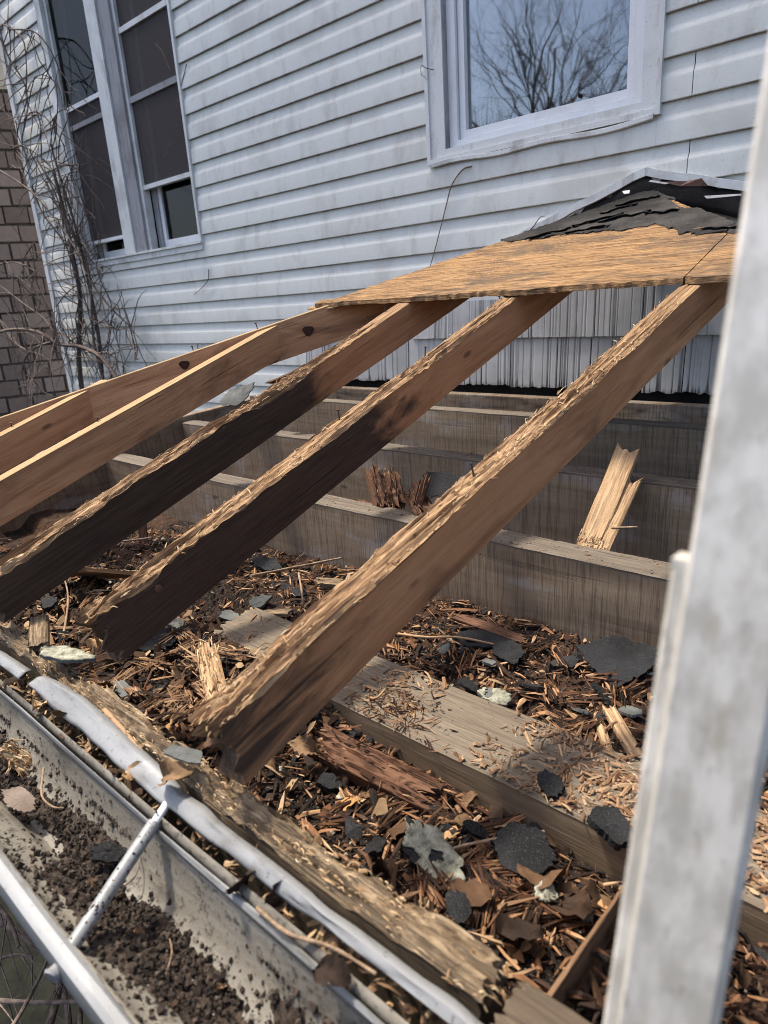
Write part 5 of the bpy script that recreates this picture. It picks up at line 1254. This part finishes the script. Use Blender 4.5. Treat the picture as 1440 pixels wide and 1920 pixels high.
board("broken_board", fl(415, 1330, 0.03), fl(385, 1205, 0.06), 0.042, 0.018, "tan splintered board tilted left of the nearest rafter's tail", "board", 207, M_LEAN, 0.95, (0.012, 0.012), 0.006, 0, 70, 0.1, 160)
board("broken_board", at_z(70, 1205, -0.565), at_z(72, 1150, -0.56), 0.034, 0.02, "short tan block standing on the plate at left", "board", 208, M_PLATE, 1.0, (0.012, 0.012), 0.006, 0, 50, 0.0)
board("broken_board", fl(255, 1075, 0.085), fl(105, 1062, 0.095), 0.16, 0.014, "wide orange splintered board scrap between second and third rafters", "board", 209, M_LEAN, 1.0, (0.015, 0.03), 0.008, 0, 100, 0.15, 600)
board("broken_board", fl(650, 1090, 0.03), fl(590, 1085, 0.04), 0.09, 0.012, "pale weathered plywood scrap behind the nearest rafter", "board", 210, M_PLATE, 0.9, (0.02, 0.02), 0.005, 0, 60, 0.2)
board("broken_board", fl(450, 1120, 0.02), fl(545, 1140, 0.02), 0.03, 0.01, "frayed yellow chip by the curled grey shingle", "board", 211, M_PLATE, 1.0, (0.01, 0.01), 0.004, 0, 40, 0.1)
board("broken_board", fl(1200, 1420, 0.014), fl(1140, 1320, 0.014), 0.025, 0.012, "long brown splinter board pointing at the ladder behind the plank", "board", 212, M_LEAN, 0.8, (0.006, 0.012), 0.005, 0, 60, 0.1)
board("broken_board", fl(1145, 1415, 0.012), fl(1118, 1330, 0.012), 0.016, 0.010, "shorter splinter board beside the one near the ladder", "board", 213, M_LEAN, 0.8, (0.006, 0.010), 0.005, 0, 50, 0.1)
board("broken_board", fl(850, 1150, 0.03), fl(990, 1200, 0.02), 0.028, 0.010, "dark bark like strip lying at the front joist's foot", "board", 214, M_ROT, 0.3, (0.03, 0.04), 0.006, 0.1, 60, 0.3)
board("rotten_rafter_piece", (-0.215, 0.395, -0.615), (-0.225, 0.745, -0.672), 0.006, 0.14, "collapsed rotten timber with a thin upright edge beside the ladder", "timber", 215, M_ROT, 0.9, (0.01, 0.02), 0.004, 0.0, 110, 0.05)
mbx = MB(); rr = random.Random(5)
for _ in range(420):
    x = -0.21 + abs(rr.gauss(0, 0.06)); y = rr.uniform(0.42, 0.72); z = -0.635 - 0.6 * (x + 0.21) - rr.uniform(0, 0.12) - 0.1 * (y - 0.4)
    V, F = splinter_mesh(rr.uniform(0.015, 0.06), rr.uniform(0.004, 0.014), rr.uniform(0.003, 0.008), rr.randrange(999), 0.1, 3)
    Mx = rot_m((x, y, z), rr.gauss(0.9, 0.5), rr.gauss(0.5, 0.4), rr.uniform(0, 6))
    mbx.add([tuple(Mx @ Vector(v)) for v in V], F, rnd=rr.random())
mbx.build("rot_crumble", M_CHIP, kind='stuff', label="red brown crumbled rot heaped beside the ladder rail", cat="rot")
board("broken_board", at_z(5, 1395, -0.655), at_z(48, 1430, -0.69), 0.03, 0.02, "frayed weathered wood end in the gutter at left", "board", 216, M_PLATE, 0.8, (0.01, 0.02), 0.005, 0.2, 50, 0.2, 120)
board("broken_board", at_y(500, 715, 1.75), at_y(690, 640, 2.02), 0.03, 0.07, "peeling dark board under the hip beside the third rafter", "board", 217, M_ROT, 0.25, (0.05, 0.02), 0.010, 0.35, 80, 0.0)
board("broken_board", at_y(5, 975, 1.05), at_y(75, 945, 1.25), 0.06, 0.02, "grey weathered board end at the left edge under the rafters", "board", 218, M_JOIST, 0.7, (0.01, 0.03), 0.005, 0, 50, 0.2)
board("wooden_stake", at_y(270, 1020, 1.00), at_y(262, 955, 1.02), 0.028, 0.012, "short black stake standing between the second and third rafters", "stake", 219, M_ROT, 0.0, (0, 0.005), 0.003, 1.0, 40, 0.0)

# sticks
def stick(pts, r0, label, mat=None, r1_=None):
    P = smooth_path([np.array(p, float) for p in pts], 4); m_ = MB(); n = len(P)
    m_.tube(P, [(r0 + ((r1_ or r0 * 0.6) - r0) * i / n) * (1 + 0.15 * math.sin(i * 2.3)) for i in range(n)], 7)
    m_.build("stick", mat or M_TWIG, smooth=60, label=label, cat="stick")
stick([at_y(-5, 1062, 0.78), at_y(60, 1025, 0.80), at_y(135, 1012, 0.84), at_y(210, 1016, 0.90), at_y(285, 1008, 0.92)], 0.0042, "long dark twig lying across the third rafter at left", M_BARK)
stick([at_z(196, 1332, -0.585), at_z(235, 1375, -0.592), at_z(281, 1430, -0.60)], 0.0048, "reddish straight stick along the mossy side of the plate", M_CHIPT, 0.004)
stick([at_z(482, 1702, -0.612), at_z(540, 1750, -0.610), at_z(620, 1775, -0.606), at_z(705, 1826, -0.603)], 0.0026, "thin brown twig lying behind the gutter lip")
stick([fl(470, 1080, 0.03), fl(560, 1062, 0.04), fl(640, 1046, 0.05)], 0.0045, "curved pale stick at the foot of the front joist")
stick([fl(560, 1075, 0.03), fl(566, 1110, 0.04), fl(568, 1135, 0.02)], 0.0035, "short upright tan stick behind the nearest rafter")
stick([fl(660, 1290, 0.02), at_z(700, 1310, PLZ + 0.006), at_z(722, 1292, PLZ + 0.006)], 0.003, "thin reddish stick on the plank under the nearest rafter", M_CHIP)
stick([fl(735, 1187, 0.02), fl(800, 1195, 0.03), fl(860, 1195, 0.03), fl(945, 1212, 0.02)], 0.0035, "long forked twig on the back litter", M_CHIP)
stick([fl(1190, 1720, 0.05), fl(1020, 1560, 0.03), fl(905, 1578, 0.03), fl(850, 1590, 0.03)][1:], 0.003, "straw coloured stick beside the lichen chunk")
stick([fl(120, 1185, 0.04), fl(128, 1120, 0.06), fl(118, 1075, 0.08)], 0.0028, "pale curved strip standing between the left rafters", M_TWIG)
stick([at_y(1148, 990, 1.5), at_y(1195, 988, 1.46)], 0.0035, "thin sliver poking sideways from the leaning tan board", M_TWIG)
stick([at_z(82, 1440, -0.66), at_z(78, 1490, -0.665), at_z(98, 1512, -0.668), at_z(120, 1515, -0.67)], 0.0018, "bent pale stem in the gutter at left", M_TWIG)
stick([at_z(235, 1660, -0.69), at_z(255, 1640, -0.685), at_z(265, 1600, -0.68)], 0.0014, "dark thin stem behind the white tube in the gutter", M_BARK)
stick([at_z(305, 1845, -0.70), at_z(322, 1790, -0.695), at_z(318, 1760, -0.695)], 0.0014, "needle like brown stem in the gutter soil", M_TWIG)
stick([at_z(200, 1755, -0.69), at_z(225, 1768, -0.69)], 0.002, "short brown twig in the gutter below the tube", M_TWIG)
stick([fl(640, 1035, 0.02), fl(632, 1015, 0.06)], 0.003, "dark spike sticking up beside the front joist", M_NAIL)

# leaves
def leaf_mesh(size, seed, curl=0.6, lobes=5):
    r = random.Random(seed); n1, n2 = 11, 7; V = []; A = []
    ph = r.uniform(0, 6)
    for i in range(n1):
        f = i / (n1 - 1); x = (f - 0.5) * size
        hw = size * 0.42 * (math.sin(math.pi * min(1, f * 0.96 + 0.04)) ** 0.7) * (0.84 + 0.16 * math.cos(f * lobes * 6.28 + ph))
        for j in range(n2):
            g = j / (n2 - 1) * 2 - 1; y = g * hw
            z = curl * size * (0.35 * g * g * math.sin(f * 3 + ph) + 0.25 * math.sin(f * 4 + ph) + 0.12 * math.sin(g * 5 + f * 9 + ph)) - 0.03 * size * (1 - abs(g))
            V.append((x, y, z)); A.append(seed * 0.137 % 1)
    return mesh("leaf", V, grid_faces(n1, n2), M_LEAF, {'rnd': [a * 0.0 for a in A]}, 180)
LEAFM = [leaf_mesh(0.05, 300 + i, 0.35 + 0.12 * (i % 5), 3 + i % 4) for i in range(9)]
def leaf(p, s_, label, grp=None, i=None, tilt=0.35):
    o = bpy.data.objects.new("leaf", LEAFM[i if i is not None else random.randrange(9)])
    link(o, None, rot_m(p, random.uniform(0, 6.28), random.gauss(0, tilt), random.gauss(0, tilt)) @ Matrix.Scale(s_, 4), label, "leaf", grp); return o
leaf(at_z(252, 1470, -0.612), 0.85, "golden curled leaf between gutter lip and drip edge", None, 4)
leaf(at_z(75, 1325, -0.605), 0.7, "yellow leaf in the gutter gap at left", None, 2)
leaf(at_z(118, 1345, -0.603), 0.8, "second tan leaf in the gutter gap at left, nearer the drip edge", None, 5)
leaf(at_z(450, 1645, -0.606), 0.85, "withered brown leaf hanging on the gutter lip", None, 1, 0.8)
leaf(at_z(330, 1455, -0.575), 0.95, "pale striped dried leaf at the nearest rafter's tail", None, 3, 0.7)
leaf(fl(885, 1668, 0.03), 1.1, "broad tan leaf in front of the plank", None, 0)
leaf(fl(1015, 1630, 0.04), 1.3, "large yellow curled leaf near the ladder", None, 6)
leaf(fl(1065, 1685, 0.035), 1.1, "ragged yellow brown leaf below the large curled one", None, 7)
leaf(fl(975, 1745, 0.03), 1.0, "flat pale leaf by the plate near the ladder", None, 8)
leaf(fl(570, 1400, 0.05), 0.95, "upright straw coloured leaf under the nearest rafter", None, 2, 1.0)
leaf(at_z(620, 1830, -0.605), 0.8, "grey tan leaf low between gutter and drip edge", None, 3)
leaf(at_y(1066, 186, W - 0.005), 0.45, "brown leaf scrap on the right window's sill", None, 1, 0.2)
leaf(at_y(1088, 180, W - 0.005), 0.5, "upright rusty leaf scrap on the right window's sill", None, 5, 0.9)
leaf(at_y(20, 58, W - 0.1), 1.0, "single orange leaf left on the vine at top left", None, 4)
for cnt, box, lab, grp in ((26, (170, 1180, 430, 1380), "crumpled brown leaf in the heap left of the nearest rafter", "leaves left of the nearest rafter"),
                           (24, (560, 1420, 1120, 1760), "crumpled brown leaf in the litter in front of the wide plank", "leaves in front of the plank"),
                           (10, (30, 1060, 200, 1180), "crumpled brown leaf between the left rafters", "leaves between the left rafters")):
    for _ in range(cnt):
        p = fl(*zone_point(box), random.uniform(0.008, 0.02))
        if in_gap(p): leaf(p, random.uniform(0.45, 1.0), lab, grp, None, 0.6)
for _ in range(16):
    x = random.uniform(-1.25, -0.25); leaf((x, random.uniform(0.314, 0.33), -0.618 + random.uniform(0, 0.012)), random.uniform(0.4, 0.75), "crumpled brown leaf trapped behind the gutter lip", "leaves trapped behind the gutter lip", None, 0.6)
for _ in range(8):
    x = random.uniform(-1.1, -0.45); y = random.uniform(0.2, 0.28); leaf((x, y, float(gsoil(x, y)) + 0.005), random.uniform(0.2, 0.4), "small leaf scrap on the gutter soil", "leaf scraps on the gutter soil", None, 0.4)

# ------------------------------------------------------------------ bare shrub below the gutter
shrub = thing("bare_shrub", (-1.3, 0.05, GZ), "leafless brown shrub twigs below the gutter at lower left", "shrub")
def shrub_branch(pts, Y, r0):
    P = smooth_path([np.array(at_z(q[0], q[1], -0.9 - Y * 4)) for q in pts], 4); m_ = MB(); n = len(P); m_.tube(P, [1.4 * r0 * (1 - 0.5 * i / n) for i in range(n)], 6); m_.build("branch", M_BARK, shrub, smooth=60); return P
SP = []
for (pts, Y, r0) in (([(-20, 1720), (30, 1745), (75, 1780), (120, 1810), (160, 1850)], 0.09, 0.006), ([(-20, 1875), (60, 1880), (140, 1878), (200, 1882)], 0.08, 0.004), ([(90, 1930), (105, 1880), (115, 1830), (120, 1790)], 0.10, 0.006), ([(130, 1930), (125, 1880), (112, 1830), (98, 1790)], 0.12, 0.005), ([(-10, 1690), (20, 1730), (35, 1775)], 0.07, 0.004), ([(20, 1930), (50, 1880), (85, 1810), (95, 1770)], 0.06, 0.003), ([(150, 1930), (150, 1890), (140, 1860)], 0.11, 0.004), ([(-10, 1800), (30, 1790), (60, 1795)], 0.1, 0.003)):
    SP += shrub_branch(pts, Y, r0)
for _ in range(40):
    p = SP[rv_.randrange(len(SP))]; d = np.array((rv_.gauss(0, 1), rv_.gauss(-0.2, 0.4), rv_.gauss(-0.3, 0.8))); d /= np.linalg.norm(d); l = rv_.uniform(0.05, 0.2)
    m_ = MB(); m_.tube([p, p + d * l * 0.5 + np.array((0, 0, rv_.gauss(0, 0.01))), p + d * l], [0.0018, 0.0013, 0.0006], 4); m_.build("twig", M_BARK, shrub)
for i in range(6):
    x = -1.2 + 0.12 * i; m_ = MB(); m_.tube([(x - 0.1, -0.2, GZ), (x, -0.05, -2.2), (x + 0.03, 0.05, -1.7), (x + 0.1, 0.08, -1.35)], [0.012, 0.009, 0.006, 0.002], 6); m_.build("stem", M_BARK, shrub)
